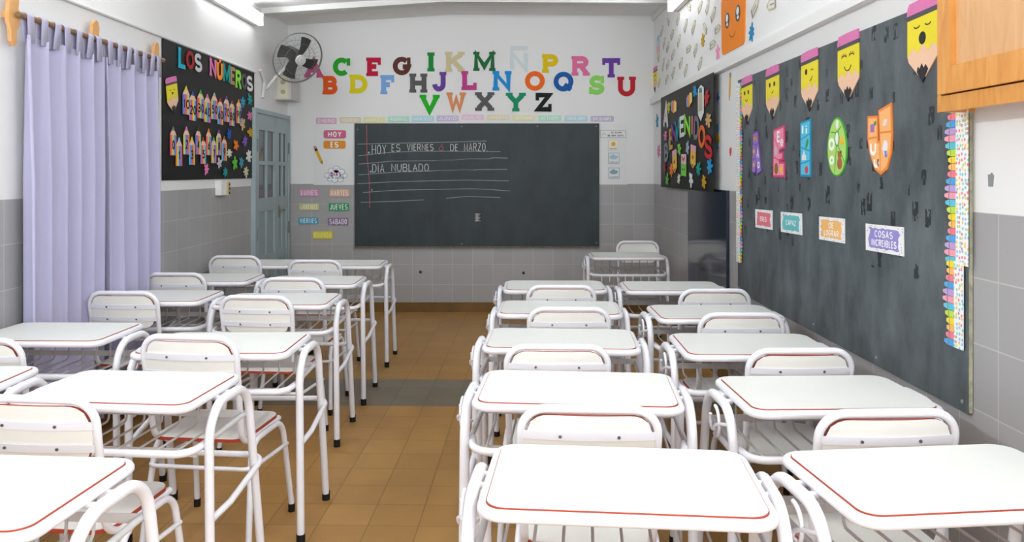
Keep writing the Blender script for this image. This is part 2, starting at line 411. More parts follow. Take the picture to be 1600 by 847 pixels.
# room shell
M_FLOOR = floor_mat()
struct(B().box((-.41, 2.6, -.05), (3.9, 11.0, .1)).build('floor', M_FLOOR))
struct(B().box((XL - .06, 2.6, 1.45), (.12, 11.0, 3.1)).build('wall_left', wall_mat('left_wall', 1, 5.294)))
struct(B().box((XR + .06, 2.6, 1.45), (.12, 11.0, 3.1)).build('wall_right', wall_mat('right_wall', 1, 2.308)))
struct(B().box((-.41, YB + .06, 1.45), (3.9, .12, 3.1)).build('wall_back', wall_mat('back_wall', 0, 1.01)))
ZC = lambda x: 2.85 + (x - XL) * (.105 / 1.61) if x < -.62 else 2.955 - (x + .62) * .005
cb = B()
cb.prism([(XL, ZC(XL)), (-.62, 2.955), (XR, ZC(XR)), (XR, 3.08), (XL, 3.08)], lambda u, v, d: (u, d, v), YB, -2.9)
struct(cb.build('ceiling', mat('#f2f2f2', .8, .02, 2)))
bm_ = B(); bm_.prism([(XL, ZC(XL) - .05), (-.62, 2.905), (XR, ZC(XR) - .05), (XR, ZC(XR) + .01), (-.62, 2.965), (XL, ZC(XL) + .01)], lambda u, v, d: (u, d, v), 7.22, 7.08)
struct(bm_.build('trim_1', mat('#e6e6e4', .7)))
lg = B(); lg.box((XR - .02, 3.0, 2.089), (.04, 9.84, .058)); lg.box((XR - .008, 3.0, 2.13), (.016, 9.84, .03))
struct(lg.build('trim_2', mat('#ececec', .7)))
struct(B().box((XR - .012, 2.6, ZC(XR) - .03), (.024, 10.6, .06)).build('trim_3', mat('#dededc', .7)))
M_BASE = mat('#7a5a30', .45, .2, 6)
struct(B().box((-.41, YB - .007, .047), (3.64, .014, .094)).build('baseboard_back', M_BASE))
struct(B().box((XL + .007, 2.6, .047), (.014, 10.6, .094)).build('baseboard_left', M_BASE))
struct(B().box((XR - .007, 2.6, .047), (.014, 10.6, .094)).build('baseboard_right', M_BASE))
struct(B().box((XL + .004, YB - .004, .7), (.012, .012, 1.14)).build('trim_4', mat('#b9b196', .6)))
cd = B(); cd.tube([(XL + .008, y, 2.252) for y in (-1.5, 3, 6.88)], .009)
struct(cd.build('trim_5', mat('#d8d8d8', .6), smooth=40))

# double door on the left wall
M_DOOR = mat('#a3b3b8', .5, .05, 5)
M_DOORP = mat('#98a9ae', .5, .05, 5)
M_GLASS = mat('#50585c', .08, spec=.7)
D0, D1, DM, DT = 6.80, 7.86, 7.45, 1.943
db = B(); db.box((XL + .02, D0 + .02, DT / 2), (.04, .04, DT)); db.box((XL + .02, D1 - .02, DT / 2), (.04, .04, DT)); db.box((XL + .0195, (D0 + D1) / 2, DT - .021), (.039, D1 - D0 - .078, .038))
door = struct(db.build('door_1', M_DOOR))
for (a, b2, nm) in ((D0 + .04, DM, 'left'), (DM, D1 - .04, 'right')):
    lf = B(); st = .075 if nm == 'left' else .06; w = b2 - a; m = (a + b2) / 2; x = XL + .018
    lf.box((x, a + st / 2, .95), (.03, st - .004, 1.88)); lf.box((x, b2 - st / 2, .95), (.03, st - .004, 1.88)); lf.box((x, m, .95), (.028, .03, 1.86))
    for z, hh in ((.06, .10), (.62, .08), (1.10, .12), (1.47, .035), (1.83, .14)): lf.box((x - .001, m, z), (.028, w - .01, hh))
    leaf = lf.build('door_leaf', M_DOOR, door)
    pn = B(); pn.box((x - .006, m, .36), (.012, w - .06, .5)); pn.box((x - .006, m, .85), (.012, w - .06, .42)); pn.build('door_panel', M_DOORP, leaf)
    for z0, z1 in ((1.15, 1.46), (1.48, 1.77)):
        for y0, y1 in ((a + st, m - .015), (m + .015, b2 - st)):
            B().box((x - .006, (y0 + y1) / 2, (z0 + z1) / 2), (.006, y1 - y0 + .01, z1 - z0 + .01)).build('pane', M_GLASS, leaf)
    if nm == 'right':
        hb = B(); hb.box((x + .018, a + .05, 1.02), (.008, .03, .12)); hb.tube([(x + .02, a + .05, 1.03), (x + .05, a + .05, 1.03), (x + .05, a + .14, 1.03)], .007)
        hb.build('door_handle', mat('#8a8168', .35, metal=.8), leaf, 40)
    hg = B()
    yy = D0 + .045 if nm == 'left' else D1 - .045
    for z in (.85, 1.62): hg.cyl((x + .02, yy, z), (0, 0, 1), .009, .11)
    hg.build('hinge', mat('#6f7f86', .5), leaf, 40)

# ------------------------------------------------------------------ school desk
def make_desk():
    r = thing('school_desk', '', 'desk')
    W, D, zc, tr = .59, .41, .717, .0125
    b = B(); ow, od = W - 2 * tr, D - 2 * tr
    b.tube([(x, y, zc) for x, y in rrect(ow, od, .045, 8)], tr, closed=True, seg=12)
    fr = b.build('rim_frame', M_TUBE, r, 60)
    b = B(); up = lambda u, v, d: (u, v, d)
    tw, td = W - 2 * tr - .012, D - 2 * tr - .012
    b.mi = 1; b.prism(rrect(tw, td, .042, 8), up, .712, .7308)
    b.mi = 0; b.prism(rrect(tw - .003, td - .003, .041, 8), up, .7309, .7322)
    b.build('tabletop', [M_TOP, M_RED], r, 30)
    for sx in (-1, 1):
        X = .318 * sx
        pts = fillet([(X + .006 * sx, -.115, .03), (X, -.115, .703), (X, .165, .703), (X + .006 * sx, .285, .03)], .105, n=8)
        b = B().tube(pts, .0145, seg=12); b.tube([(X - .03 * sx, -.005, .703), (X, -.005, .703)], .008); b.tube([(X - .03 * sx, .06, .703), (X, .06, .703)], .008)
        lg = b.build('side_leg_frame', M_TUBE, r, 50)
        for yy in (-.115, .29):
            B().cyl((X + .006 * sx, yy, .019), (0, 0, 1), .0165, .038).build('rubber_foot', M_RUBBER, lg, 40)
    xs = .334
    b = B().tube(fillet([(-xs + .012, -.115, .372), (-xs, .0, .385), (-xs - .002, .275, .435), (xs + .002, .275, .435), (xs, .0, .385), (xs - .012, -.115, .372)], [.05, .05, .06, .06, .05, .05]), .0105)
    b.build('footrest_bar', M_TUBE, r, 50)
    b = B().tube(fillet([(-.30, -.09, .595), (-.285, -.185, .588), (.285, -.185, .588), (.30, -.09, .595)], .055), .0115)
    bk = b.build('basket_bar', M_TUBE, r, 50)
    b = B()
    for sx in (-1, 1): b.tube([(sx * .303, -.1, .597), (sx * .303, .18, .602)], .0085)
    b.box((0, -.135, .577), (.58, .004, .024)); b.box((0, .165, .603), (.60, .004, .022))
    b.build('basket_rail', M_STRIP, bk, 50)
    b = B()
    for k in range(9):
        x = -.25 + .0625 * k
        b.tube(fillet([(x, -.183, .597), (x, .075, .597), (x, .085, .712)], .018, n=4), .0036, seg=6)
    b.build('basket_wires', M_WIRE, bk, 50)
    b = B(); X = -.336
    P = [(X + .016, .06, .60), (X, .02, .60)] + [(X - .004, .0 + .045 * math.cos(math.radians(a)), .645 + .045 * math.sin(math.radians(a))) for a in range(-90, -280, -15)]
    b.tube(P, .0055, seg=8)
    P = [(X + .012, -.10, .66), (X - .004, -.05, .65)] + [(X - .014, -.005 + .025 * math.cos(math.radians(a)), .648 + .025 * math.sin(math.radians(a))) for a in range(200, 410, 15)]
    b.tube(P, .0055, seg=8)
    b.build('bag_hook', M_TUBE, r, 60)
    return r
# ------------------------------------------------------------------ school chair
def make_chair():
    r = thing('school_chair', '', 'chair')
    tr = .0115; hw = .1785
    P = [(-hw + .01, .16, .388), (-hw + .01, -.165, .388), (-hw, -.235, .783), (hw, -.235, .783), (hw - .01, -.165, .388), (hw - .01, .16, .388)]
    b = B().tube(fillet(P, [0, .07, .065, .065, .07, 0], n=8), tr, seg=12); b.tube([(-hw + .01, .155, .388), (hw - .01, .155, .388)], .010)
    b.build('back_frame', M_TUBE, r, 50)
    # backrest plate between the uprights, leaning back and slightly hollow
    def ymap(u, z, d): return (u, -.2075 - (z - .6) * .14 - .018 * (1 - (u / .17) ** 2) + d, z)
    b = B(); w, z0, z1 = .335, .605, .770; nx = 18
    o2 = rrect(w, z1 - z0, .062, 8); o2 = [(p[0], p[1] + (z0 + z1) / 2) for p in o2]
    def plate(bb, scale, d0, d1, mi):
        cz = (z0 + z1) / 2; n = 20
        cols = []
        for i in range(n + 1):
            u = -w / 2 * scale + w * scale * i / n
            # half height of the rounded outline at u
            e = max(0, abs(u) - (w / 2 * scale - .062)); hh = (z1 - z0) / 2 - (1 - scale) * w / 2 - (.062 - math.sqrt(max(.062 ** 2 - e ** 2, 0)))
            cols.append((u, max(hh, .012)))
        o = len(bb.v)
        for u, hh in cols:
            for d in (d0, d1):
                for s2 in (-1, 1): bb.v.append(ymap(u, cz + s2 * hh, d))
        for i in range(n):
            a = o + 4 * i; c = a + 4
            bb.mi = 0; bb.face((a, c, c + 1, a + 1)); bb.face((a + 2, a + 3, c + 3, c + 2))
            bb.mi = 1; bb.face((a + 1, c + 1, c + 3, a + 3)); bb.face((a, a + 2, c + 2, c))
        bb.mi = 1; a = o; bb.face((a, a + 1, a + 3, a + 2)); a = o + 4 * n; bb.face((a, a + 2, a + 3, a + 1))
    plate(b, 1.0, -.0055, .0055, 0)
    bkp = b.build('backrest', [M_BACKREST, M_RED], r, 30)
    for z in (.715, .652):
        b = B(); n = 14; o = len(b.v)
        for i in range(n + 1):
            u = -.172 + .344 * i / n
            for dd in (-.0095, -.006):
                for s2 in (-.011, .011): b.v.append(ymap(u, z + s2, dd))
        for i in range(n):
            a = o + 4 * i; c = a + 4
            b.face((a, c, c + 1, a + 1)); b.face((a + 2, a + 3, c + 3, c + 2)); b.face((a + 1, c + 1, c + 3, a + 3)); b.face((a, a + 2, c + 2, c))
        br = b.build('back_strip', M_BRACKET, r, 40)
        for u in (-.075, .075):
            q = ymap(u, z, -.0105); B().cyl(q, (0, 1, .1), .0042, .004, seg=10).build('bolt', M_BOLT, br, 40)
    b = B(); up = lambda u, v, d: (u, v - .0, d)
    pts = [(p[0], p[1] - .005) for p in rrect(.35, .345, .05, 8)]
    b.mi = 1; b.prism(pts, up, .398, .4095)
    b.mi = 0; b.prism([(p[0] * .99, p[1] * .99) for p in pts], up, .4096, .4115)
    b.build('seat', [M_BACKREST, M_RED], r, 30)
    for sx in (-1, 1):
        X = .187 * sx
        pts = fillet([(X + .018 * sx, .205, .03), (X, .15, .385), (X, -.125, .385), (X + .018 * sx, -.19, .03)], .075, n=7)
        lg = B().tube(pts, .0115, seg=12).build('side_leg_frame', M_TUBE, r, 50)
        for yy in (.206, -.191): B().cyl((X + .018 * sx, yy, .016), (0, 0, 1), .0135, .032).build('rubber_foot', M_RUBBER, lg, 40)
    xs = .200
    b = B().tube(fillet([(-xs, .17, .285), (-xs, -.165, .30), (xs, -.165, .30), (xs, .17, .285)], .035), .008)
    b.build('stretcher', M_TUBE, r, 50)
    return r
def copy_tree(o, parent=None):
    c = o.copy(); C.objects.link(c)
    if parent is not None:
        c.parent = parent; c.matrix_parent_inverse = o.matrix_parent_inverse
    for ch in list(o.children): copy_tree(ch, c)
    return c

desk0, chair0 = make_desk(), make_chair()
used = {'d': False, 'c': False}
ROWS = {'A': 'line beside the curtains', 'B': 'line left of the aisle', 'C': 'line right of the aisle', 'D': 'line under the right chalkboard'}
ORD = {1: 'nearest', 2: 'second nearest', 3: 'third nearest', 4: 'fourth nearest', 5: 'fifth nearest', 6: 'farthest'}
DESKS = {
 'B1': (-1.165, 1.673, -.07, 1, 1.0), 'B2': (-1.178, 2.465, -.09, .95, .95), 'B3': (-1.115, 3.097, .0, 1, 1.0), 'B4': (-1.212, 4.152, .003, 1, 1), 'B5': (-1.211, 4.872, 0, 1, 1), 'B6': (-1.217, 5.792, 0, 1, 1),
 'A2': (-1.876, 2.522, .03, .95, 1), 'A3': (-1.888, 3.312, -.02, .95, .99), 'A4': (-1.878, 4.26, -.009, .95, 1), 'A5': (-1.878, 4.991, 0, .95, 1), 'A6': (-1.85, 5.812, 0, .97, 1),
 'C1': (.239, 1.732, -.09, 1.012, .985), 'C2': (.201, 2.455, -.085, 1.045, 1.0), 'C3': (.196, 3.178, -.064, 1.03, .985), 'C4': (.232, 3.898, -.051, 1.01, .98), 'C5': (.248, 4.656, -.014, 1, 1),
 'D1': (.939, 1.737, .10, 1, .95), 'D2': (.938, 2.407, .03, .96, .96), 'D3': (.916, 3.074, -.024, .96, 1), 'D4': (.955, 3.777, 0, .99, .98), 'D5': (.928, 4.622, -.021, .97, 1), 'T': (.911, 6.358, 0, .98, 1)}
def rowword(k):
    n = int(k[1])
    if k[0] in 'CD' and n == 5: return 'farthest'
    if k[0] == 'A': return {2: 'nearest', 3: 'second nearest', 4: 'third nearest', 5: 'fourth nearest', 6: 'farthest'}[n]
    return ORD[n]
teacher_desk = None
for k, (x, y, a, sx, sy) in DESKS.items():
    o = desk0 if not used['d'] else copy_tree(desk0); used['d'] = True
    o.location = (x, y, 0); o.rotation_euler = (0, 0, a); o.scale = (sx, sy, 1)
    if k == 'T':
        o['label'] = 'white school desk alone in the far right corner, a chair behind it'; o['group'] = 'white school desks'; teacher_desk = o
    else:
        o['label'] = 'white school desk, %s to the camera in the %s' % (rowword(k), ROWS[k[0]]); o['group'] = 'white school desks'
hk = B()
for k in range(8):
    x = -.22 + .062 * k
    hk.tube([(x, -.19, .597), (x, -.197, .56), (x, -.19, .543), (x + .004, -.165, .548), (x + .006, -.12, .585)], .0036, seg=6)
hk.build('coat_hook', M_WHITE, teacher_desk, 50)

CHAIRS = {  # left, right and top of the backrest as seen, and its turn
 'A3': (-124, 39.5, 527, -.05), 'A4': (137, 245.3, 454.3, -.06), 'A5': (229, 317.4, 425.5, -.04), 'A6': (327.5, 405.6, 398.8, -.03),
 'B2': (-100, 130, 617, -.10), 'B3': (218, 370.5, 522, -.12), 'B4': (339, 460, 461, -.09), 'B5': (409.4, 505, 433, -.04), 'B6': (451.4, 531.5, 405.5, -.03),
 'C2': (795.6, 1046, 632, -.05), 'C3': (779.6, 962, 537, -.04), 'C4': (819.4, 959, 479, -.02), 'C5': (819.6, 934.8, 444.6, -.02),
 'D2': (1272.6, 1504.8, 638, .04), 'D3': (1162, 1341, 543, .02), 'D4': (1087, 1231.6, 487.6, .0), 'D5': (1059.6, 1175, 450.5, .0), 'T': (965, 1027, 374, PI)}
for k, (xl, xr, yt, a) in CHAIRS.items():
    Z = .6 * F / (yt - HY); sz = 1.0
    if k == 'T': Z = 6.92
    elif k[0] in 'AB':                                             # keep the backrest clear of the desk edge behind it
        dk = DESKS[k]; Zf = dk[1] - .205 * dk[4] - .035
        if Z > Zf: Z = Zf; sz = min((CH - (yt - HY) * Z / F) / .795, 1.03)
    xc = ((xl + xr) / 2 - CX) * Z / F
    if k == 'B2': xc = -1.29
    o = chair0 if not used['c'] else copy_tree(chair0); used['c'] = True
    o.location = (xc - math.sin(a) * .235, Z + math.cos(a) * .235, 0); o.rotation_euler = (0, 0, a); o.scale = (1, 1, sz)
    if k == 'T':
        o.location = (xc, Z - .235, 0)
        o['label'] = 'white school chair in the far right corner facing the camera behind its desk'
    elif k == 'A3': o['label'] = 'white school chair cut by the left edge of the photo'
    else:
        o['label'] = 'white school chair at the %s desk of the %s' % (rowword(k), ROWS[k[0]])
    o['group'] = 'white school chairs'

# ------------------------------------------------------------------ chalkboard on the back wall
M_CB = board_mat('dark_green_chalkboard', '#2b3436', '#39434a', 3)
(bx, by, bz), bw, bh = spot('B', 554.5, 193, 936, 385.5)
cb = put(thing('chalkboard', 'large dark chalkboard with handwritten date and chalk lines on the back wall', 'chalkboard'), 'B', (bx, YB - .002, bz))
q = B(); q.rect(-bw / 2, -bh / 2, bw / 2, bh / 2, 0, .018); q.build('board', M_CB, cb)
q = B(); q.rect(-bw / 2, -bh / 2 - .012, bw / 2, -bh / 2 + .004, 0, .022); q.build('bottom_edge', mat('#6d6a60', .7, .3, 40), cb)
M_CHALK = mat('#c9cccb', .9); M_CHALKT = mat('#9fa5a5', .9); M_CHALKR = mat('#b5616c', .9); M_CHALKG = mat('#7fc0bb', .9)
def cbp(x, y): # crop coordinates of the board to board coordinates
    px, py = 550 + x / 5.648, 190 + y / 5.648
    return ((px - CX) * YB / F - bx, CH - (py - HY) * YB / F - bz)
e0, e1 = .018, .0186
q = B()
for L in ([(50, 200), (330, 193), (600, 188), (900, 181), (1190, 172)], [(60, 303), (300, 275), (560, 262), (900, 262), (1310, 265)], [(60, 376), (350, 350), (740, 345), (1050, 328), (1200, 330), (1250, 320), (1375, 323)],
          [(60, 470), (400, 446), (800, 432), (1010, 424), (1370, 422)], [(50, 548), (400, 530), (1000, 516), (1385, 523)], [(100, 625), (400, 605), (1050, 592), (1200, 598), (1395, 612)], [(80, 712), (400, 702), (640, 690)], [(830, 676), (1020, 660), (1310, 670)]):
    q.ribbon([cbp(*p) for p in L], .005, e0, e1)
q.ribbon([cbp(740, 345), cbp(900, 337), cbp(1050, 328)], .009, e0, e1); q.ribbon([cbp(800, 432), cbp(1010, 424), cbp(1100, 427)], .009, e0, e1)
q.build('chalk_lines', M_CHALKT, cb)
q = B(); r1 = B()
for s, x0, x1, y0, y1, bb in (('HOY', 178, 305, 205, 288, q), ('ES', 352, 430, 200, 265, q), ('VIERNES', 487, 722, 198, 258, q), ('6', 768, 810, 193, 260, r1), ('DE', 868, 937, 198, 262, q), ('MARZO.', 990, 1197, 190, 262, q), ('DÍA', 182, 288, 375, 450, q), ('NUBLADO', 350, 680, 372, 440, q)):
    a, b2 = cbp(x0, y1), cbp(x1, y0); text(bb, s, (a[0] + b2[0]) / 2, (a[1] + b2[1]) / 2, b2[1] - a[1], .0062, b2[0] - a[0], d0=e0, d1=e1)
for k in range(7):
    y = 812 + k * 10; q.ribbon([cbp(1085 + (k % 2) * 14, y), cbp(1140 - (k % 3) * 12, y + 3), cbp(1092, y + 9)], .005, e0, e1)
q.build('chalk_writing', M_CHALK, cb)
r1.ribbon([cbp(*p) for p in ((132, 30), (135, 300), (155, 500), (160, 760))], .006, e0, e1); r1.build('red_chalk_marks', M_CHALKR, cb)
q = B()
for x, y, rr in ((152, 275, .010), (168, 442, .010), (178, 602, .007)):
    c = cbp(x, y); q.disc(c[0], c[1], rr, rr, e0, e1)
q.build('chalk_dot', M_CHALKG, cb)
q = B()
for x, y in ((-bw / 2 + .03, bh / 2 - .06), (-.15, bh / 2 - .03), (.6, bh / 2 - .03), (bw / 2 - .03, bh / 2 - .03), (-.15, -bh / 2 + .03), (bw / 2 - .03, -bh / 2 + .04)): q.disc(x, y, .007, .007, .018, .021, 12)
q.build('screw', mat('#7e8586', .5, metal=.4), cb)

# white backing sheets beside the board
def sheet(x0, y0, x1, y1, label):
    (x, y, z), w, h = spot('B', x0, y0, x1, y1); o = B(); o.rect(-w / 2, -h / 2, w / 2, h / 2, 0, .004)
    return tag(put(o.build('backing_sheet', mat('#e4e5e6', .35)), 'B', (x, YB, z)), label, 'sheet')
sheet(490, 194, 553.5, 289, 'white backing sheet left of the chalkboard, under the HOY and ES signs')
sheet(937, 193, 980, 288.5, 'white backing sheet right of the chalkboard, holding the weather cards')

# alphabet
AL = []
for ch, x0, x1, y0, y1, col in (('A', 370, 480, 350, 467, '#c9588a'), ('C', 540, 645, 347, 457, '#22a622'), ('E', 743, 828, 347, 458, '#c0103c'), ('G', 900, 1008, 342, 453, '#5e3028'), ('I', 1107, 1152, 316, 430, '#0f8a3a'), ('K', 1218, 1330, 312, 432, '#cfc49a'), ('M', 1386, 1515, 312, 427, '#1f6b3a'),
    ('B', 480, 570, 457, 568, '#e85a18'), ('D', 642, 750, 450, 562, '#e0d010'), ('F', 828, 908, 452, 567, '#7aa8e0'), ('H', 1002, 1105, 443, 557, '#5a5a5c'), ('J', 1135, 1220, 433, 550, '#6a3f9a'), ('L', 1315, 1404, 428, 542, '#c03f8c'), ('V', 1063, 1180, 570, 683, '#1fb01f'), ('W', 1225, 1338, 556, 670, '#e09060'), ('X', 1397, 1508, 555, 667, '#5a5a5c')):
    AL.append((ch, 380 + x0 / 3.85, 380 + x1 / 3.85, y0 / 3.85, y1 / 3.85, col))
for ch, x0, x1, y0, y1, col in (('Ñ', 373, 482, 278, 430, '#cfdce2'), ('P', 568, 665, 327, 438, '#e3c000'), ('R', 745, 850, 338, 455, '#e0709f'), ('T', 928, 1035, 350, 466, '#6a3fa0'), ('N', 270, 380, 428, 545, '#1e90d8'), ('O', 463, 582, 428, 546, '#f06a18'), ('Q', 635, 754, 432, 550, '#0f5aa8'), ('S', 847, 940, 453, 570, '#8ed860'), ('U', 1020, 1128, 462, 580, '#c01f30'), ('Y', 350, 466, 558, 670, '#149068'), ('Z', 527, 623, 558, 672, '#101818')):
    AL.append((ch, 700 + x0 / 3.85, 700 + x1 / 3.85, y0 / 3.85, y1 / 3.85, col))
CN = {'A': 'dusty pink', 'C': 'green', 'E': 'crimson', 'G': 'brown', 'I': 'dark green', 'K': 'beige', 'M': 'bottle green', 'B': 'orange', 'D': 'yellow', 'F': 'light blue', 'H': 'grey', 'J': 'purple', 'L': 'magenta', 'V': 'bright green', 'W': 'peach', 'X': 'grey', 'Ñ': 'pale silver', 'P': 'yellow', 'R': 'pink', 'T': 'purple', 'N': 'blue', 'O': 'orange', 'Q': 'dark blue', 'S': 'light green', 'U': 'red', 'Y': 'teal', 'Z': 'black'}
for ch, x0, x1, y0, y1, col in AL:
    (x, y, z), w, h = spot('B', x0, y0, x1, y1); b = B(); t = .048
    if ch == 'I': glyph(b, ch, -w / 2, -h / 2, w, h, t, 0, .006, .012)
    else: glyph(b, ch, -w / 2, -h / 2, w, h, t if ch not in 'MWÑ' else .043, 0, .006, .012 if ch in SER else 0)
    if ch in 'CGS':
        v = h / 2 - t * .9; b.rect(w / 2 - t * .75, v - t * .75, w / 2 - t * .05, v + t * .75, 0, .006)
    if ch == 'S': b.rect(-w / 2 + t * .05, -h / 2 + t * .15, -w / 2 + t * .75, -h / 2 + t * 1.6, 0, .006)
    if ch == 'Z': b.rect(-w / 2, h / 2 - t * 1.6, -w / 2 + t * .7, h / 2, 0, .006); b.rect(w / 2 - t * .7, -h / 2, w / 2, -h / 2 + t * 1.6, 0, .006)
    if ch == 'L': b.rect(w / 2 - t * .7, -h / 2, w / 2, -h / 2 + t * 1.5, 0, .006)
    if ch in 'EF': b.rect(w / 2 - t * .6, h / 2 - t * 1.5, w / 2, h / 2, 0, .006)
    if ch == 'T':
        for s in (-1, 1): b.rect(s * w / 2 - (0 if s < 0 else t * .6), h / 2 - t * 1.4, s * w / 2 + (t * .6 if s < 0 else 0), h / 2, 0, .006)
    o = b.build('foam_letter', mat(col, .7, .03, 40))
    tag(put(o, 'B', (x, YB, z)), '%s foam capital letter %s of the alphabet above the chalkboard' % (CN[ch], ch if ch != 'Ñ' else 'N with a tilde'), 'letter', 'foam alphabet letters')

# month strips
MON = 'ENERO FEBRERO MARZO ABRIL MAYO JUNIO JULIO AGOSTO SEPTIEMBRE OCTUBRE NOVIEMBRE DICIEMBRE'.split()
MX = ((493.8, 526, 184, 194), (530.8, 564, 183.2, 193), (568, 601.6, 182.8, 192.4), (606, 639.6, 181.7, 191), (643, 678.5, 181, 190.6), (682, 716.5, 180.4, 189.6), (721, 756, 179, 187.6), (761, 796, 179.4, 188), (800.7, 836, 179.8, 188.4), (841.4, 877, 180.2, 189), (882, 918, 180.7, 189.7), (923, 959, 181.3, 190.2))
MC = ('#d9afc9', '#d9cbb0', '#e2dca0', '#a8d9c4', '#b0d6e2', '#c3b6d6', '#e2bfd4', '#ddd2b0', '#dfdbae', '#a9dcc6', '#aed3df', '#bdb0cf')
MCN = ('pink', 'beige', 'yellow', 'mint', 'light blue', 'lilac', 'pink', 'beige', 'yellow', 'mint', 'light blue', 'lilac')
for i, (x0, x1, y0, y1) in enumerate(MX):
    (x, y, z), w, h = spot('B', x0, y0, x1, y1)
    b = B(); b.flat(rrect(w, h, .01), 0, .003); o = b.build('month_strip', mat(MC[i], .3))
    t = B(); text(t, MON[i], 0, 0, h * .56, .0042, w * .8, d0=.003, d1=.0036); t.build('lettering', mat('#f4f2f4', .5), o)
    tag(put(o, 'B', (x, YB, z)), 'small %s month strip reading %s above the chalkboard' % (MCN[i], MON[i]), 'label strip', 'month strips')

# day signs and the heading
def sign(name, x0, y0, x1, y1, col, txt, label, cat='sign', tc='#f2f2f2', hf=.66, wf=.72, th=.011, group=None, rad=.02):
    (x, y, z), w, h = spot('B', x0, y0, x1, y1, .004)
    b = B(); b.flat(rrect(w, h, min(rad, h * .4)), 0, .004); o = b.build(name, mat(col, .45))
    t = B(); text(t, txt, 0, 0, h * hf, th, w * wf, d0=.004, d1=.0046); t.build('lettering', mat(tc, .6), o)
    return tag(put(o, 'B', (x, y, z)), label, cat, group)
sc = lambda x, y: (380 + x / 7.99, 160 + y / 7.99)
sign('word_sign', *sc(1005, 347), *sc(1285, 450), '#cf6287', 'HOY', 'pink rounded sign reading HOY left of the chalkboard', hf=.68, wf=.6, th=.010)
sign('word_sign', *sc(1003, 478), *sc(1280, 578), '#e0912e', 'ES', 'orange rounded sign reading ES under the HOY sign', hf=.72, wf=.36, th=.010)
dc = lambda x, y: (440 + x / 3.68, 170 + y / 3.68)
for txt, x0, y0, x1, y1, col, cn, tc in (('LUNES', 105, 463, 214, 502, '#d79bbd', 'pink', '#f0e6ee'), ('MARTES', 276, 463, 390, 505, '#dcb297', 'peach', '#f4ece6'), ('MIÉRCOLES', 103, 545, 214, 583, '#d2ce8f', 'pale yellow', '#efecd0'), ('JUEVES', 272, 543, 388, 586, '#2f9e66', 'green', '#f4f4f4'), ('VIERNES', 97, 625, 211, 663, '#4aa5c2', 'blue', '#d9ecf2'), ('SÁBADO', 267, 627, 384, 670, '#8d749c', 'purple', '#f4f0f6'), ('DOMINGO', 180, 705, 295, 747, '#e2d62a', 'yellow', '#f0eba0')):
    sign('day_sign', *dc(x0, y0), *dc(x1, y1), col, txt, '%s day label reading %s on the tiles left of the chalkboard' % (cn, txt), 'label strip', tc, hf=.74, wf=.86, th=.0062, group='weekday labels', rad=.008)
# pencil sticker
(x, y, z), w, h = spot('B', *sc(905, 580), *sc(975, 735), .004)
b = B(); b.rect(-.014, -.07, .014, .045, 0, .004); pz = put(thing('pencil_sticker', 'small yellow pencil sticker left of the ES sign', 'sticker'), 'B', (x, y, z), -.42)
b.build('shaft', mat('#e0a824', .5), pz)
b = B(); b.rect(-.014, .045, .014, .07, 0, .0042); b.build('ferrule', M_INK, pz)
b = B(); b.flat(rrect(.03, .03, .01), 0, .004); b.build('eraser', mat('#c98f8a', .6), pz, loc=(0, 0, .083))
b = B(); b.flat([(-.014, -.07), (.014, -.07), (0, -.105)], 0, .004); b.build('point', mat('#8a7a48', .6), pz)
# cloud sign
(x, y, z), w, h = spot('B', *dc(248, 325), *dc(378, 428), .004)
cl = put(thing('cloud_sign', 'white cloud-shaped sign reading LOS DÍAS DE LA SEMANA with blue outline', 'sign'), 'B', (x, y, z))
blobs = [(-.40, -.06, .15), (-.22, .2, .17), (.02, .26, .24), (.26, .14, .18), (.40, -.08, .14), (.2, -.28, .18), (-.05, -.3, .2), (-.27, -.24, .18), (0, 0, .3)]
b = B(); b2 = B()
for u, v, r_ in blobs: b.disc(u * w, v * h, r_ * w * .62 + .004, r_ * w * .62 + .004, 0, .003, 22); b2.disc(u * w, v * h, r_ * w * .62, r_ * w * .62, .003, .0036, 22)
b.build('outline', mat('#6b86a8', .6), cl); b2.build('cloud', mat('#eef0f3', .6), cl)
t = B(); text(t, 'DÍAS', 0, .0, h * .24, .008, w * .46, d0=.0036, d1=.0042); t.build('lettering', mat('#8a3f7a', .6), cl)
t = B(); text(t, 'LOS', 0, h * .26, h * .12, .003, w * .2, d0=.0036, d1=.0042); text(t, 'DE LA SEMANA', 0, -h * .2, h * .12, .0032, w * .72, d0=.0036, d1=.0042); t.build('small_lettering', mat('#4a5f80', .6), cl)

# weather cards
wc = lambda x, y: (930 + x / 7.7, 190 + y / 7.7)
(x, y, z), w, h = spot('B', *wc(62, 108), *wc(366, 192), .004)
b = B(); b.rect(-w / 2, -h / 2, w / 2, h / 2, 0, .003); b.mi = 1; b.ribbon([(-w / 2, -h / 2), (w / 2, -h / 2), (w / 2, h / 2), (-w / 2, h / 2)], .004, .003, .0034, True)
hd = b.build('weather_heading', [mat('#e9e9ea', .6), mat('#8d8d90', .6)])
t = B(); text(t, 'EL CLIMA', w * .14, h * .22, h * .26, .0045, w * .4, d0=.003, d1=.0036); text(t, 'DE HOY ESTÁ', w * .1, -h * .22, h * .26, .0045, w * .62, d0=.003, d1=.0036); t.build('lettering', M_INK, hd)
t = B()
for k in range(3): t.ribbon(arc(-w * .36, -h * .2, .022 - .006 * k, .03 - .007 * k, 0, 180), .003, .003, .0036)
t.build('rainbow', mat('#b9b9bd', .6), hd)
tag(put(hd, 'B', (x, y, z)), 'white heading strip reading EL CLIMA DE HOY ESTÁ right of the chalkboard', 'sign')
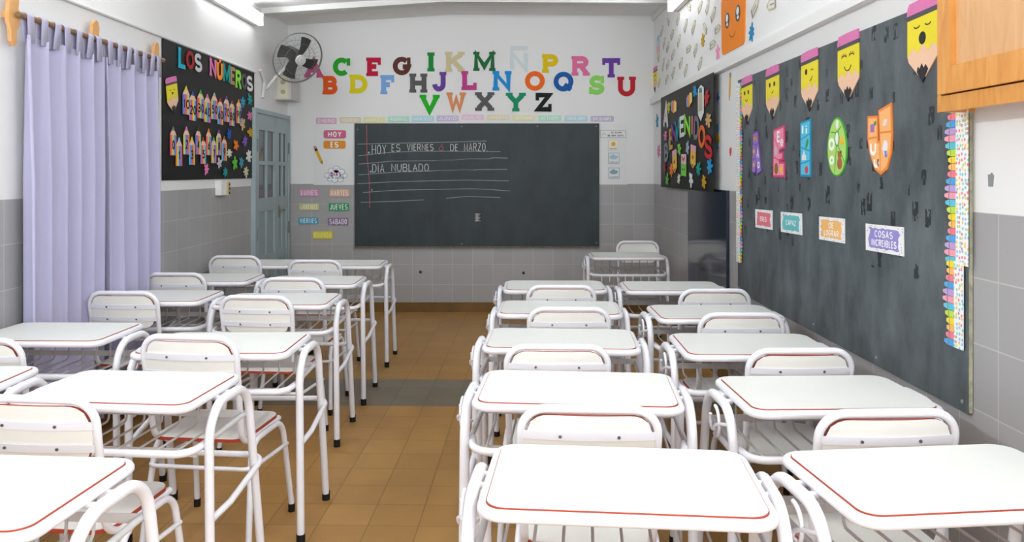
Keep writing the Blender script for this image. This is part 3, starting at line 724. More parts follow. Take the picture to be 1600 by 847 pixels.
for i, (x0, y0, x1, y1, brd, txt) in enumerate(((157, 225, 278, 342, '#d9cfae', 'SOLEADO'), (160, 378, 286, 506, '#6f8aa8', 'NUBLADO'), (163, 557, 288, 684, '#6f7aa0', 'LLUVIOSO'))):
    (x, y, z), w, h = spot('B', *wc(x0, y0), *wc(x1, y1), .004)
    b = B(); b.rect(-w / 2, -h / 2, w / 2, h / 2, 0, .003); b.mi = 1; b.ribbon([(-w / 2, -h / 2), (w / 2, -h / 2), (w / 2, h / 2), (-w / 2, h / 2)], .004, .003, .0034, True)
    o = b.build('weather_card', [mat('#e6eaee' if i else '#ecebe6', .6), mat(brd, .6)])
    q = B()
    if i == 0: q.disc(0, h * .12, w * .22, w * .22, .003, .0036); q.build('sun', mat('#eeb41c', .6), o)
    else:
        for u, v, r_ in ((-.25, .05, .16), (-.05, .16, .2), (.2, .08, .18), (0, .0, .2), (-.15, -.02, .16), (.15, -.02, .16)): q.disc(u * w, (v + .05) * h, r_ * w, r_ * w * .8, .003, .0036)
        q.build('cloud', mat('#a9c6d8' if i == 1 else '#86a9b8', .6), o)
    t = B(); text(t, txt, 0, -h * .36, h * .12, .0022, w * .74, d0=.003, d1=.0036); t.build('lettering', mat('#55585e', .6), o)
    tag(put(o, 'B', (x, y, z)), ('square weather card with a yellow sun, topmost of three', 'square weather card with a pale blue cloud, middle of three', 'square weather card with a grey-blue rain cloud, lowest of three')[i], 'card', 'weather cards')
for i, (px, py) in enumerate(((657, 425), (818, 426.5))):
    l = on_back(px, py); b = B(); b.disc(0, 0, .016, .016, 0, .004, 16); b.mi = 1; b.disc(0, 0, .009, .009, .004, .006, 12)
    tag(put(b.build('pipe_plug', [mat('#5d5a55', .5), M_BLACK]), 'B', l), ('dark round pipe plug in the tiles below the chalkboard, left one', 'dark round pipe plug in the tiles below the chalkboard, right one')[i], 'plug', 'pipe plugs')

# ------------------------------------------------------------------ wall fan and power box
fc = Vector((-1.935, 7.2, 2.42)); nrm = Vector((.60, -.66, -.42)).normalized()
fan = thing('wall_fan', 'round grey wall fan with wire cage mounted in the back left corner', 'fan', tuple(fc))
fan.rotation_mode = 'QUATERNION'; fan.rotation_quaternion = nrm.to_track_quat('Z', 'Y')
M_FANG = mat('#747574', .45); M_FANB = mat('#3e3e3d', .5); M_FANW = mat('#c9c9c7', .4)
R_ = .235
b = B(); ring = lambda r, z: [(r * math.cos(a), r * math.sin(a), z) for a in [2 * PI * i / 48 for i in range(48)]]
b.tube(ring(R_, 0), .005, True, 8); b.tube(ring(R_ * .99, -.012), .004, True, 8); b.tube(ring(R_ * .62, .045), .0016, True, 5); b.tube(ring(R_ * .62, -.075), .0016, True, 5)
for k in range(30):
    a = 2 * PI * k / 30
    pr = lambda s: [(r * math.cos(a + tw), r * math.sin(a + tw), s * z) for r, z, tw in ((.05, .058, 0), (R_ * .62, .045, .06), (R_ * .88, .025, .1), (R_, 0, .12))]
    b.tube(pr(1), .0007, False, 4, False); b.tube([(p[0], p[1], p[2] * 1.6) for p in pr(-1)], .0006, False, 4, False)
b.build('cage', M_FANG, fan, 60)
for k in range(4):
    a0 = math.radians(62 + 90 * k); b = B(); rows = []
    for i in range(9):
        t = i / 8; r = .035 + t * .165; wd = .030 + .036 * t ** .7; sw = .25 * t
        row = []
        for j in range(5):
            s = (j / 4 - .5) * 2; row.append((r * math.cos(a0 + sw + s * wd / r * .9), r * math.sin(a0 + sw + s * wd / r * .9), -.01 + s * .018 * (1 - .4 * t)))
        rows.append(row)
    for dz in (0, -.003):
        for row in rows:
            for p in row: b.v.append((p[0], p[1], p[2] + dz))
    for i in range(8):
        for j in range(4):
            q = i * 5 + j; b.face((q, q + 1, q + 6, q + 5)); q += 45; b.face((q, q + 5, q + 6, q + 1))
    for i in range(8):
        q = i * 5; b.face((q, q + 5, q + 50, q + 45)); q += 4; b.face((q, q + 45, q + 50, q + 5))
    q = 40
    for j in range(4): b.face((q + j, q + j + 1, q + j + 46, q + j + 45))
    b.build('blade', M_FANB, fan, 50)
b = B().cyl((0, 0, .058), (0, 0, 1), .05, .014, .046, 28); b.cyl((0, 0, .067), (0, 0, 1), .026, .008, .024, 24); b.build('hub_cap', M_FANW, fan, 40)
b = B().cyl((0, 0, -.13), (0, 0, 1), .055, .13, .065, 24); b.cyl((0, 0, -.215), (0, 0, 1), .03, .05, .05, 24); b.build('motor', mat('#7d7d7b', .5), fan, 40)
Qi = nrm.to_track_quat('Z', 'Y').to_matrix().transposed()
wl = lambda p: tuple(Qi @ (Vector(p) - fc))
foot = Vector((XL + .03, 7.12, 2.13))
b = B().tube([wl(fc - nrm * .15), wl((-2.06, 7.2, 2.32)), wl((-2.12, 7.16, 2.25)), wl(foot)], .014); b.build('arm', M_FANW, fan, 50)
b = B().tube([wl((XL + .012, 7.08, 2.05)), wl((XL + .02, 7.11, 2.2)), wl((XL + .012, 7.02, 2.29))], .016, seg=8); b.build('wall_bracket', M_FANW, fan, 50)

pb = thing('power_box', 'cream electrical box with two sockets in the corner under the fan', 'box', (XL, 7.5, 2.19))
B().box((.075, .15, 0), (.15, .30, .235)).build('housing', mat('#c9c9c8', .5), pb)
b = B().box((.075, -.004, 0), (.105, .008, .22)); fp = b.build('socket_plate', mat('#d8d4bd', .45), pb)
for z in (.045, -.045): B().cyl((.075, -.0095, z), (0, 1, 0), .022, .004).build('socket', mat('#a9a591', .5), fp, 40)

# ------------------------------------------------------------------ fluorescent battens
M_GLOW = emis('lit_tube', (1, 1, 1, 1), 9.0)
def batten(x, y0, y1, z, label, power=7):
    o = thing('fluorescent_lamp', label, 'lamp', (x, (y0 + y1) / 2, z), 0, 'fluorescent battens'); L = y1 - y0; s = 1 if x < 0 else -1
    B().box((-s * .03, 0, .0), (.045, L, .10)).build('housing', mat('#e3e3e1', .5), o)
    for dz in (-.035, .035):
        B().tube([(s * .02, -L / 2 + .03, dz), (s * .02, L / 2 - .03, dz)], .014).build('tube', M_GLOW, o, 50)
    for sy in (-1, 1): B().box((s * .012, sy * (L / 2 - .015), 0), (.045, .03, .11)).build('end_cap', mat('#dcdcda', .5), o)
    d = bpy.data.lights.new('lamp_glow', 'AREA'); d.shape = 'RECTANGLE'; d.size = .08; d.size_y = L; d.energy = power; d.color = (.89, .975, 1)
    l = bpy.data.objects.new('lamp_glow', d); C.objects.link(l); l.parent = o; l.location = (s * .045, 0, 0); l.rotation_euler = (0, -s * math.radians(70), 0)
    return o
batten(XL + .06, 5.62, 6.86, 2.70, 'lit fluorescent batten high on the left wall before the fan')
batten(XR - .06, 5.55, 6.75, 2.80, 'lit fluorescent batten high on the right wall above the name tags')

batten(XL + .06, 3.4, 4.64, 2.70, 'added fill batten on the left wall over the curtains, out of view', 8)  # this pair is added out of view as fill for mid-room
batten(XR - .06, 3.3, 4.54, 2.78, 'added fill batten on the right wall over the chalkboard, out of view', 7)
batten(XL + .06, 1.3, 2.54, 2.70, 'added fill batten on the left wall out of view, nearer the camera', 30)  # unseen pair added to brighten the near side walls
batten(XR - .06, 1.0, 2.24, 2.75, 'added fill batten on the right wall out of view, nearer the camera', 26)
# ------------------------------------------------------------------ curtains
ROD = (XL + .07, 2.083)
rod = thing('curtain_rod', 'wooden curtain rod with carved brackets high on the left wall', 'curtain rod', (ROD[0], 4.2, ROD[1]))
M_ROD = mat('#8a6a50', .5, .1, 20); M_PINE = mat('#d9a56c', .5, .1, 14)
B().tube([(0, -.72, 0), (0, .735, 0)], .013).build('pole', M_ROD, rod, 50)
for yy in (-.715, -.03, .685):
    b = B(); out = [(0, .105), (.02, .10), (.035, .07), (.03, .03), (.045, .0), (.035, -.04), (.02, -.07), (.018, -.12), (0, -.14), (-.02, -.12), (-.022, -.07), (-.04, -.03), (-.035, .03), (-.03, .08)]
    b.prism(out, lambda u, v, d: (d, u + yy, v), -.036, -.018)
    b.box((-.05, yy, 0), (.036, .022, .03))
    b.build('bracket', M_PINE, rod, 30)
M_CURT = mat('#b2afcd', .8, .02, 3)
M_CURT.node_tree.nodes['Principled BSDF'].inputs['Sheen Weight'].default_value = .2
def curtain(y0, y1, yb0, yb1, zt, zb, nf, tabs, label, ph):
    c = thing('curtain', label, 'curtain', (ROD[0], (y0 + y1) / 2, 0), 0, 'lilac curtains'); ym = (y0 + y1) / 2
    b = B(); nx, nz = 120, 24
    for k in range(nz + 1):
        t = k / nz; z = zt + (zb - zt) * t
        for i in range(nx + 1):
            s = i / nx; a = y0 + (y1 - y0) * s; e = yb0 + (yb1 - yb0) * s; yy = a + (e - a) * t - ym
            amp = .020 + .019 * min(1, t * 3)
            w = math.sin(2 * PI * nf * s + ph + .5 * math.sin(3 * s * PI) + .35 * t) + (.25 + .25 * math.sin(5 * s + ph)) * math.sin(2 * PI * nf * 1.7 * s + 1.3 * ph + .8 * t)
            b.v.append((amp * w * .8 - .005, yy + .012 * math.cos(2 * PI * nf * s + ph), z - (.012 * (0.5 + .5 * math.cos(2 * PI * tabs * s)) if k == 0 else 0) * -1))
    for k in range(nz):
        for i in range(nx): q = k * (nx + 1) + i; b.face((q, q + 1, q + nx + 2, q + nx + 1))
    o = b.build('panel', M_CURT, c, 180); md = o.modifiers.new('cloth', 'SOLIDIFY'); md.thickness = .004
    for i in range(tabs):
        yy = y0 + (y1 - y0) * (i + .4) / tabs - ym; p = []
        for a in range(0, 181, 20): p.append((.017 * math.cos(math.radians(a)), ROD[1] + .017 * math.sin(math.radians(a))))
        p = [(.012, zt - .02)] + p + [(-.012, zt - .02)]
        b = B()
        for x_, z_ in p:
            for s in (-.024, .024): b.v.append((x_, yy + s + (z_ - zt) * .12 * ((i * 7) % 3 - 1), z_))
        for k in range(len(p) - 1): b.face((2 * k, 2 * k + 1, 2 * k + 3, 2 * k + 2))
        o = b.build('hanging_tab', M_CURT, c, 60); md = o.modifiers.new('cloth', 'SOLIDIFY'); md.thickness = .003
    return c
curtain(3.52, 4.205, 3.53, 4.17, 1.99, .10, 5.0, 7, 'lilac tab-top curtain, nearer of the two on the left wall', .6)
curtain(4.225, 4.905, 4.27, 4.91, 1.99, .10, 4.5, 7, 'lilac tab-top curtain, farther one beside the black numbers banner', 2.0)

# ------------------------------------------------------------------ small paper shapes
def splat(b, u, v, w, h, seed, d0=.003, d1=.005):
    rn = random.Random(seed); pts = []; n = 48; lobes = rn.randint(5, 7); ph = rn.random() * 6
    am = [rn.uniform(.62, 1.0) for _ in range(lobes)]
    for i in range(n):
        a = 2 * PI * i / n; q = (a + ph) / (2 * PI) * lobes; k = int(q) % lobes; fr = q % 1
        r = .30 + (am[k] - .30) * max(0, math.sin(fr * PI)) ** 1.1
        pts.append((u + w / 2 * r * math.cos(a) * 1.12, v + h / 2 * r * math.sin(a) * 1.12))
    return b.flat(pts, d0, d1)
RAIN = ['#e05a6a', '#f09a3e', '#f2d63c', '#7fcf62', '#52b6dc', '#5a6fd0', '#a55fc4']
def smile(b, u, v, w, t, d0, d1): b.ribbon(arc(u, v, w, w * .9, 200, 340), t, d0, d1)
def face_pencil(wall, loc, w, h, tilt, expr, label, e=.0, parent=None, top=None):
    """yellow cut-out pencil with a face"""
    p = bpy.data.objects.new('pencil_cutout', None); C.objects.link(p)
    if parent is None: put(p, wall, loc, tilt); tag(p, label, 'cut-out', 'smiling pencil cut-outs')
    else:
        p.parent = parent; p.location = loc; p.rotation_euler = (0, tilt, 0); p.name = 'face_pencil'
    a, c = w / 2, h / 2; Y = lambda f: -c + f * h; k0, k1 = e, e + .004
    b = B(); zz = [(-a, .34), (-a * .62, .44), (-a * .3, .36), (0, .47), (a * .35, .37), (a * .66, .45), (a, .35)]
    b.flat([(-a, Y(.34)), (-a, Y(.78)), (a, Y(.80)), (a, Y(.35))] + [(u, Y(v)) for u, v in zz[::-1][1:-1]], k0, k1); b.build('yellow_body', mat('#ecdc34', .6), p)
    b = B(); b.flat([(-a * 1.02, Y(.84)), (-a * .98, Y(.93)), (-a * .85, Y(.985)), (0, Y(1.0)), (a * .95, Y(1.0)), (a * 1.02, Y(.86))], k0, k1 + .001); b.build('eraser', mat('#dd7fb4', .75, .06, 120), p)
    b = B(); b.flat([(-a * 1.01, Y(.78)), (-a * 1.02, Y(.845)), (a * 1.02, Y(.865)), (a * 1.01, Y(.80))], k0, k1 + .0005); b.build('dark_band', mat('#57535c', .6), p)
    b = B(); b.flat([(-a, Y(.34))] + [(u, Y(v)) for u, v in zz[1:-1]] + [(a, Y(.35)), (a * .98, Y(.30)), (0, Y(.02)), (-a * .9, Y(.27))], k0, k1 - .0005); b.build('wood_tip', mat('#efc6a8', .65), p)
    b = B(); b.flat([(-a * .36, Y(.14)), (-a * .3, Y(.20)), (-a * .18, Y(.17)), (-a * .05, Y(.23)), (a * .08, Y(.17)), (a * .2, Y(.21)), (a * .36, Y(.15)), (0, Y(0))], k0, k1 + .0004); b.build('lead', M_INK, p)
    b = B(); f0, f1 = k1, k1 + .0007; eu = a * .36; ev = Y(.66)
    if expr in ('open', 'smirk'):
        for s in (-1, 1): b.disc(s * eu, ev, a * .13, h * .045, f0, f1)
    if expr == 'open': smile(b, 0, Y(.55), a * .22, .004, f0, f1)
    if expr == 'smirk': b.ribbon([(-a * .05, Y(.50)), (a * .12, Y(.51)), (a * .22, Y(.54))], .004, f0, f1)
    if expr == 'wink':
        b.disc(-eu, ev, a * .14, h * .05, f0, f1); b.ribbon(arc(eu, ev - .004, a * .14, h * .03, 20, 160), .004, f0, f1); b.ribbon([(a * .1, Y(.50)), (a * .25, Y(.51)), (a * .4, Y(.56))], .004, f0, f1)
    if expr == 'lash':
        for s in (-1, 1):
            b.ribbon(arc(s * eu, ev - .006, a * .24, h * .04, 15, 165), .004, f0, f1)
            for k in (40, 70, 100, 130): b.ribbon([(s * eu + a * .24 * math.cos(math.radians(k)), ev - .006 + h * .04 * math.sin(math.radians(k))), (s * eu + a * .34 * math.cos(math.radians(k)), ev - .006 + h * .075 * math.sin(math.radians(k)))], .003, f0, f1)
        smile(b, 0, Y(.56), a * .34, .004, f0, f1)
    if expr == 'yawn':
        for s in (-1, 1): b.ribbon(arc(s * eu, ev + .012, a * .2, h * .035, 200, 340), .004, f0, f1)
        b.disc(0, Y(.53), a * .22, h * .075, f0, f1)
    if expr == 'laugh':
        for s in (-1, 1): b.ribbon(arc(s * eu, ev, a * .14, h * .02, 200, 340), .004, f0, f1)
        b.flat([(-a * .2, Y(.58)), (a * .2, Y(.58)), (0, Y(.50))], f0, f1)
    b.build('face', M_INK, p)
    return p

# ------------------------------------------------------------------ LOS NÚMEROS banner (left wall)
(lx, ly, lz), w, h = spot('L', 251.5, 57, 395.5, 281)
y0, y1 = on_left(251.5, 0)[1], on_left(395.5, 0)[1]
lb0, lb1, lbt, lbb = y0, y1, 2.243, 1.338
ban = thing('numbers_banner', 'black cloth banner reading LOS NÚMEROS with numbered pencils on the left wall', 'banner', (XL, (lb0 + lb1) / 2, (lbt + lbb) / 2), PI / 2)
bw_, bh_ = lb1 - lb0, lbt - lbb
def cloth(b, w, h, seed, th=.004, warp=.012):
    rn = random.Random(seed); nx, ny = 26, 18
    a = [rn.uniform(0, 6) for _ in range(4)]
    for side in (0, 1):
        for j in range(ny + 1):
            for i in range(nx + 1):
                s, t = i / nx, j / ny
                d = .010 + warp * .35 * (math.sin(5 * s + a[0] + 3 * t) + math.sin(9 * t * s + a[1]) ) * (.4 + .6 * (1 - t)) * (s * (1 - s) * 4) ** .5 * .5
                d = max(d, .005) + (th if side == 0 else 0) - .004
                b.v.append(((s - .5) * w, -d, (t - .5) * h))
    m = (nx + 1) * (ny + 1)
    for j in range(ny):
        for i in range(nx):
            q = j * (nx + 1) + i; b.face((q, q + 1, q + nx + 2, q + nx + 1)); q += m; b.face((q, q + nx + 1, q + nx + 2, q + 1))
    for i in range(nx):
        q = i; b.face((q, q + m, q + m + 1, q + 1)); q = ny * (nx + 1) + i; b.face((q, q + 1, q + m + 1, q + m))
    for j in range(ny):
        q = j * (nx + 1); b.face((q, q + nx + 1, q + nx + 1 + m, q + m)); q += nx; b.face((q, q + m, q + nx + 1 + m, q + nx + 1))
    return b
M_CLOTH = mat('#151517', .5, .15, 8, spec=.35)
cloth(B(), bw_, bh_, 3, warp=.006).build('cloth', M_CLOTH, ban, 60)
PD = .0185
def onban(wall, bx0, x0, y0, x1, y1):
    (x, y, z), w, h = spot(wall, x0, y0, x1, y1, .012)
    return y, z, w, h
bY, bZ = (lb0 + lb1) / 2, (lbt + lbb) / 2
def part_at(b, name, m, parent, y, z, tilt=0, wall='L', cy=None, cz=None):
    o = b.build(name, m, parent); u = (y - cy) if wall == 'L' else (cy - y)
    o.location = (u, 0, z - cz); o.rotation_euler = (0, tilt, 0); return o
for ch, x0, x1, t0, t1, col in (('L', 277.9, 290, 75.5, 107.4, '#1fb2cc'), ('O', 290, 302, 80, 108, '#a3262a'), ('S', 303, 314.4, 83.7, 112.4, '#cfcfd1'), ('N', 327, 337, 92.5, 119.4, '#df7fb6'), ('Ú', 337.8, 347.3, 94, 125.4, '#ff9020'), ('M', 347.7, 358.8, 101, 128, '#119a9a'), ('E', 359.2, 367, 105, 132.5, '#b48a66'), ('R', 367.4, 376, 110, 138, '#90e04a'), ('O', 376.8, 384.8, 115.5, 139.6, '#5d5d68'), ('S', 384.8, 394, 118.7, 142.8, '#e6e6e6')):
    y, z, w, h = onban('L', 0, x0, t0, x1, t1); b = B(); t = min(.21 * h, w * .3)
    glyph(b, ch, -w / 2, -h / 2, w, h, t, PD - .004, PD, .006 if ACC.get(ch, ch) in SER else 0)
    o = part_at(b, 'letter', mat(col, .7, .04, 50), ban, y, z, 0, 'L', bY, bZ)
STR = [mat(c, .6) for c in ('#5fc8d8', '#6d86d8', '#b47fd0', '#e8607a', '#f2a04a', '#f5dc4a')]
M_TIPW = mat('#eec9aa', .6)
def number_pencil(txt, x0, x1, t0, t1, tip):
    y, z, w, h = onban('L', 0, x0, t0, x1, t1); b = B(); n = 6; bh2 = -h / 2 + h * .72; k = (len(txt) * 3 + int(txt[0])) % 6
    for i in range(n): b.mi = i; b.rect(-w / 2 + w * i / n, -h / 2, -w / 2 + w * (i + 1) / n, bh2, PD - .004, PD)
    b.mi = 6; b.flat([(-w / 2, bh2 - .004), (w / 2, bh2 - .004), (w * .2, h * .36), (-w * .2, h * .36)], PD - .004, PD + .0004)
    b.mi = 7; b.flat([(-w * .21, h * .35), (w * .21, h * .35), (0, h / 2)], PD - .004, PD + .0006)
    ms = [STR[(i + k) % 6] for i in range(6)] + [M_TIPW, mat(tip, .6)]
    o = part_at(b, 'numbered_pencil', ms, ban, y, z, 0, 'L', bY, bZ)
    t = B(); text(t, txt, 0, -h * .14, h * .33, .012, w * (.42 if len(txt) == 1 else .95), gap=.2, d0=PD, d1=PD + .0012); t.build('number', M_BLACK, o)
for txt, x0, x1, t0, t1, tip in (('10', 284.7, 294.9, 134.3, 178.8, '#e8d830'), ('20', 294.9, 305.2, 142.8, 188.4, '#3f58c8'), ('30', 307.4, 317.3, 140.4, 184.9, '#3fb82a'), ('40', 318, 327.9, 146.7, 191, '#d87fc0'), ('50', 329.3, 338.5, 144.7, 186.3, '#c9c9c9'), ('60', 339.2, 347.3, 153.2, 194.4, '#d23a3a'), ('70', 348.9, 357, 149.9, 190.3, '#7a4fb0'), ('80', 357.7, 365.5, 156.6, 196.5, '#80583c'), ('90', 368.3, 376, 155.2, 192.7, '#f08a28'),
    ('0', 264.8, 274, 197.6, 242.7, '#8a8a8a'), ('1', 274, 283.3, 214.6, 259.3, '#a9cfe8'), ('2', 285.8, 294.6, 197.6, 241.3, '#d87fc0'), ('3', 294.6, 303, 213.7, 257.6, '#e8d830'), ('4', 304.8, 312.7, 199, 241.3, '#3f3f3f'), ('5', 312.7, 320.8, 214.6, 256, '#d23a3a'), ('6', 321.2, 328.9, 200.9, 242.3, '#f08a28'), ('7', 329.3, 336.8, 214.2, 255, '#3fb85a'), ('8', 337.4, 344.5, 202.9, 242.6, '#7a4fb0'), ('9', 345.9, 353, 212.5, 251.2, '#a0683c')):
    number_pencil(txt, x0, x1, t0, t1, tip)
for i, (px, py, hh, col) in enumerate(((378.6, 160, 16, '#2a9cc4'), (389.6, 156, 19, '#1f9d9d'), (389.6, 181, 14, '#e07fb0'), (378.5, 194, 24, '#cdb383'), (390.3, 207, 20, '#c9a020'), (357.2, 210.4, 19, '#1f58b8'), (382, 221, 20, '#7f5fb8'), (368.3, 227.4, 20, '#f08022'), (357.4, 238.7, 16, '#e0e0e0'), (388, 244.4, 22, '#e8e8e8'), (342, 255.7, 18, '#bfc4c6'), (366.5, 255, 22, '#63c93f'), (376.5, 253.3, 21, '#3fa0b4'), (351.6, 269.2, 16, '#1f9a92'), (321.5, 264.7, 18, '#ee80b4'), (383.5, 268.8, 18, '#dcd6b8'))):
    y, z, w, h = onban('L', 0, px - 4.2, py - hh / 2, px + 4.2, py + hh / 2); b = B(); splat(b, 0, 0, w, h, i + 11, PD - .004, PD)
    part_at(b, 'paint_splat', mat(col, .65), ban, y, z, 0, 'L', bY, bZ)
y, z, w, h = onban('L', 0, 257, 121, 279, 176)
face_pencil('L', (y - bY, 0, z - bZ), .165, .235, -.2, 'laugh', '', e=PD - .004, parent=ban)

# outlet under the banner
(x, y, z), w, h = spot('L', 334.5, 281, 350, 306)
ob = thing('wall_outlet', 'white socket box with a plug strip on the left wall below the numbers banner', 'outlet', (XL, y, z), PI / 2)
B().box((-.02, -.022, 0), (.115, .044, .11)).build('box', M_WHITE, ob)
b = B().box((.052, -.03, -.008), (.036, .06, .10)); st = b.build('plug_strip', mat('#b9a878', .5), ob)
b = B()
for k in range(3): b.cyl((.052, -.0615, .025 - .032 * k), (0, 1, 0), .009, .003)
b.build('socket_hole', M_INK, st)

# ------------------------------------------------------------------ BIENVENIDOS banner (right wall)
OB = .052
r0, r1 = on_right(1032.7, 0, OB)[1], on_right(1114.5, 0, OB)[1]
rt, rb = 2.065, 1.255
wb = thing('welcome_banner', 'black cloth banner reading BIENVENIDOS hanging from the ledge on the right wall', 'banner', (XR - OB + .010, (r0 + r1) / 2, (rt + rb) / 2), -PI / 2)
rW, rH, rY, rZ = r0 - r1, rt - rb, (r0 + r1) / 2, (rt + rb) / 2
cloth(B(), rW, rH, 5, warp=.006).build('cloth', M_CLOTH, wb, 60)
def rb_(cx, cy, w, h):
    (x, y, z), ww, hh = spot('R', cx - w / 2, cy - h / 2, cx + w / 2, cy + h / 2, OB); return y, z, ww, hh
for ch, cx, cy, w, h, col, tl in (('A', 1041.6, 181.5, 7.5, 41, '#dadada', .12), ('B', 1041.9, 238, 5.6, 29, '#8c8e94', -.1), ('I', 1046.3, 228, 3.6, 27, '#2b7fa8', -.1), ('E', 1049.6, 217, 4.8, 33, '#d5a52a', -.1), ('N', 1053.9, 207.5, 7, 28, '#8a4fa8', -.12), ('V', 1059.2, 202, 8, 32, '#1f9d9d', -.05), ('E', 1067, 197.6, 7.2, 33, '#dfe6e2', -.03), ('N', 1075.2, 196.4, 9, 34, '#8ee04a', 0), ('I', 1082.7, 195.7, 4.6, 34, '#ee7fae', .03), ('D', 1089.4, 199.9, 8, 37, '#7c7c82', .08), ('O', 1097.9, 213.4, 10, 36, '#e0702e', .1), ('S', 1108, 229.7, 13, 37, '#c32a2c', .18)):
    y, z, ww, hh = rb_(cx, cy, w, h); b = B(); glyph(b, ch, -ww / 2, -hh / 2, ww, hh, min(.2 * hh, ww * .26), PD - .004, PD, 0)
    part_at(b, 'letter', mat(col, .7, .04, 50), wb, y, z, tl, 'R', rY, rZ)
for i, (cx, cy, w, h, col) in enumerate(((1046, 168, 5, 22, '#d9c92c'), (1087.2, 143.2, 7, 21, '#2a9ad0'), (1105.7, 151.7, 8, 30, '#c03438'), (1108, 187.6, 11, 24, '#d3ad74'), (1041.2, 212, 5.5, 18, '#e07fae'), (1062.7, 232.5, 5.5, 20, '#78cf4a'), (1075.5, 230.4, 6, 25, '#a9b2ba'), (1039.5, 261.6, 5, 22, '#943c42'), (1050.4, 264.4, 6, 24, '#f0822a'), (1043.6, 280.7, 6, 20, '#56b83c'), (1061.9, 279.3, 5, 20, '#dcdcc0'), (1080.9, 280.7, 7, 26, '#dfe4e8'), (1101.1, 283.5, 8, 26, '#d0a020'), (1092.6, 265, 8, 26, '#1f9a92'), (1110.3, 260.9, 9, 25, '#2aa0dc'))):
    y, z, ww, hh = rb_(cx, cy, w, h); b = B(); splat(b, 0, 0, ww, hh, i + 61, PD - .004, PD); part_at(b, 'paint_splat', mat(col, .65), wb, y, z, 0, 'R', rY, rZ)
for cx, cy, tl in ((1053.8, 166, .1), (1078.2, 156, -.15)):     # rainbow brushes
    y, z, ww, hh = rb_(cx, cy, 8, 24); b = B()
    for i in range(5): b.mi = i; b.rect(-ww / 2 + ww * i / 5, -hh * .45 + abs(i - 2) * .008, -ww / 2 + ww * (i + 1) / 5, hh * (.3 + .08 * (i % 2)), PD - .004, PD)
    part_at(b, 'rainbow_cutout', [mat(c, .6) for c in ('#6fb8e8', '#e86a9a', '#f2a04a', '#f0dc50', '#efe3a0')], wb, y, z, tl, 'R', rY, rZ)
y, z, ww, hh = rb_(1096.5, 161, 8.5, 56)                          # pale pencil with a face
b = B(); b.flat([(-ww / 2, -hh * .3), (0, -hh / 2), (ww / 2, -hh * .3), (ww / 2, hh * .4), (0, hh / 2), (-ww / 2, hh * .4)], PD - .004, PD); o = part_at(b, 'pale_pencil', mat('#dfe6e4', .6), wb, y, z, 0, 'R', rY, rZ)
b = B(); b.flat([(-ww * .3, hh * .28), (ww * .3, hh * .28), (ww * .22, hh * .42), (-ww * .22, hh * .42)], PD, PD + .001); b.build('cap', mat('#5f8f86', .6), o)
b = B(); b.rect(-ww * .32, -hh * .22, ww * .32, hh * .26, PD, PD + .0008); b.build('barrel', mat('#c3b8a0', .6), o)
for cx, cy, tl, ww0 in ((1055.2, 252.5, -.1, 6), (1084.3, 245, .12, 7.5)):
    y, z, ww, hh = rb_(cx, cy, ww0, 36); b = B(); b.flat([(-ww / 2, -hh * .3), (0, -hh / 2), (ww / 2, -hh * .3), (ww / 2, hh * .25), (-ww / 2, hh * .25)], PD - .004, PD); o = part_at(b, 'small_pencil', mat('#e8c64a', .6), wb, y, z, tl, 'R', rY, rZ)
    b = B(); b.rect(-ww / 2, hh * .25, ww / 2, hh / 2, PD - .004, PD + .0005); b.build('eraser', mat('#e8b0c6', .6), o)
    b = B(); b.flat([(-ww * .3, -hh * .32), (ww * .3, -hh * .32), (0, -hh * .45)], PD, PD + .001); b.disc(0, -hh * .02, ww * .2, hh * .08, PD, PD + .001); b.build('face', mat('#c8485a', .6), o)
y, z, ww, hh = rb_(1069.5, 258, 7.5, 34)
b = B(); b.rect(-ww / 2, -hh / 2, ww / 2, hh * .06, PD - .004, PD); o = part_at(b, 'green_figure', mat('#7fd552', .6), wb, y, z, .03, 'R', rY, rZ)
b = B(); b.rect(-ww * .48, hh * .06, ww * .48, hh / 2, PD - .004, PD); b.build('bow', mat('#e6c7cc', .6), o)
b = B(); b.disc(-ww * .18, -hh * .2, ww * .09, hh * .05, PD, PD + .001); b.disc(ww * .18, -hh * .2, ww * .09, hh * .05, PD, PD + .001); b.build('face', M_INK, o)
b = B(); b.ribbon([(-ww * .3, hh * .38), (0, hh * .22), (ww * .3, hh * .38)], .018, PD, PD + .001); b.build('ribbon', mat('#c2485a', .6), o)

# ------------------------------------------------------------------ stickers on the right wall
UOFF = .0
u5 = lambda x, y: (1010 + x / 7.056, y / 7.056)
TAGS = [(240, 235, 30, 80, -.4), (355, 205, 40, 90, .3), (475, 75, 45, 70, -.5), (598, 65, 55, 85, .35), (678, 70, 40, 140, .15), (742, 150, 62, 120, .45), (175, 335, 34, 80, .25), (288, 375, 40, 75, .2), (437, 275, 42, 120, .25), (525, 290, 50, 115, .35), (650, 305, 45, 125, -.5), (790, 315, 62, 80, 1.2), (362, 440, 38, 115, .3), (200, 470, 30, 110, .15), (240, 510, 36, 85, .25), (470, 535, 50, 75, 1.0), (545, 545, 44, 115, .45), (735, 485, 62, 85, 1.1), (295, 595, 40, 80, .15), (385, 685, 46, 85, .3), (190, 705, 26, 140, .15), (240, 705, 38, 70, .2), (300, 795, 36, 105, .2), (437, 770, 42, 120, .3), (597, 695, 52, 125, .4), (228, 870, 38, 70, .4), (145, 905, 26, 80, .3)]
TAGS2 = [(1181, 10, 15, 24, .6), (1206, 7, 17, 18, -.9)]
M_TAGW = mat('#dcdcd8', .6); M_TAGY = mat('#c9bf86', .6); M_TAGK = mat('#77767a', .6)
allt = [(*u5(x, y), w / 7.056, h / 7.056, t) for x, y, w, h, t in TAGS] + TAGS2
allt.sort(key=lambda t: t[0])
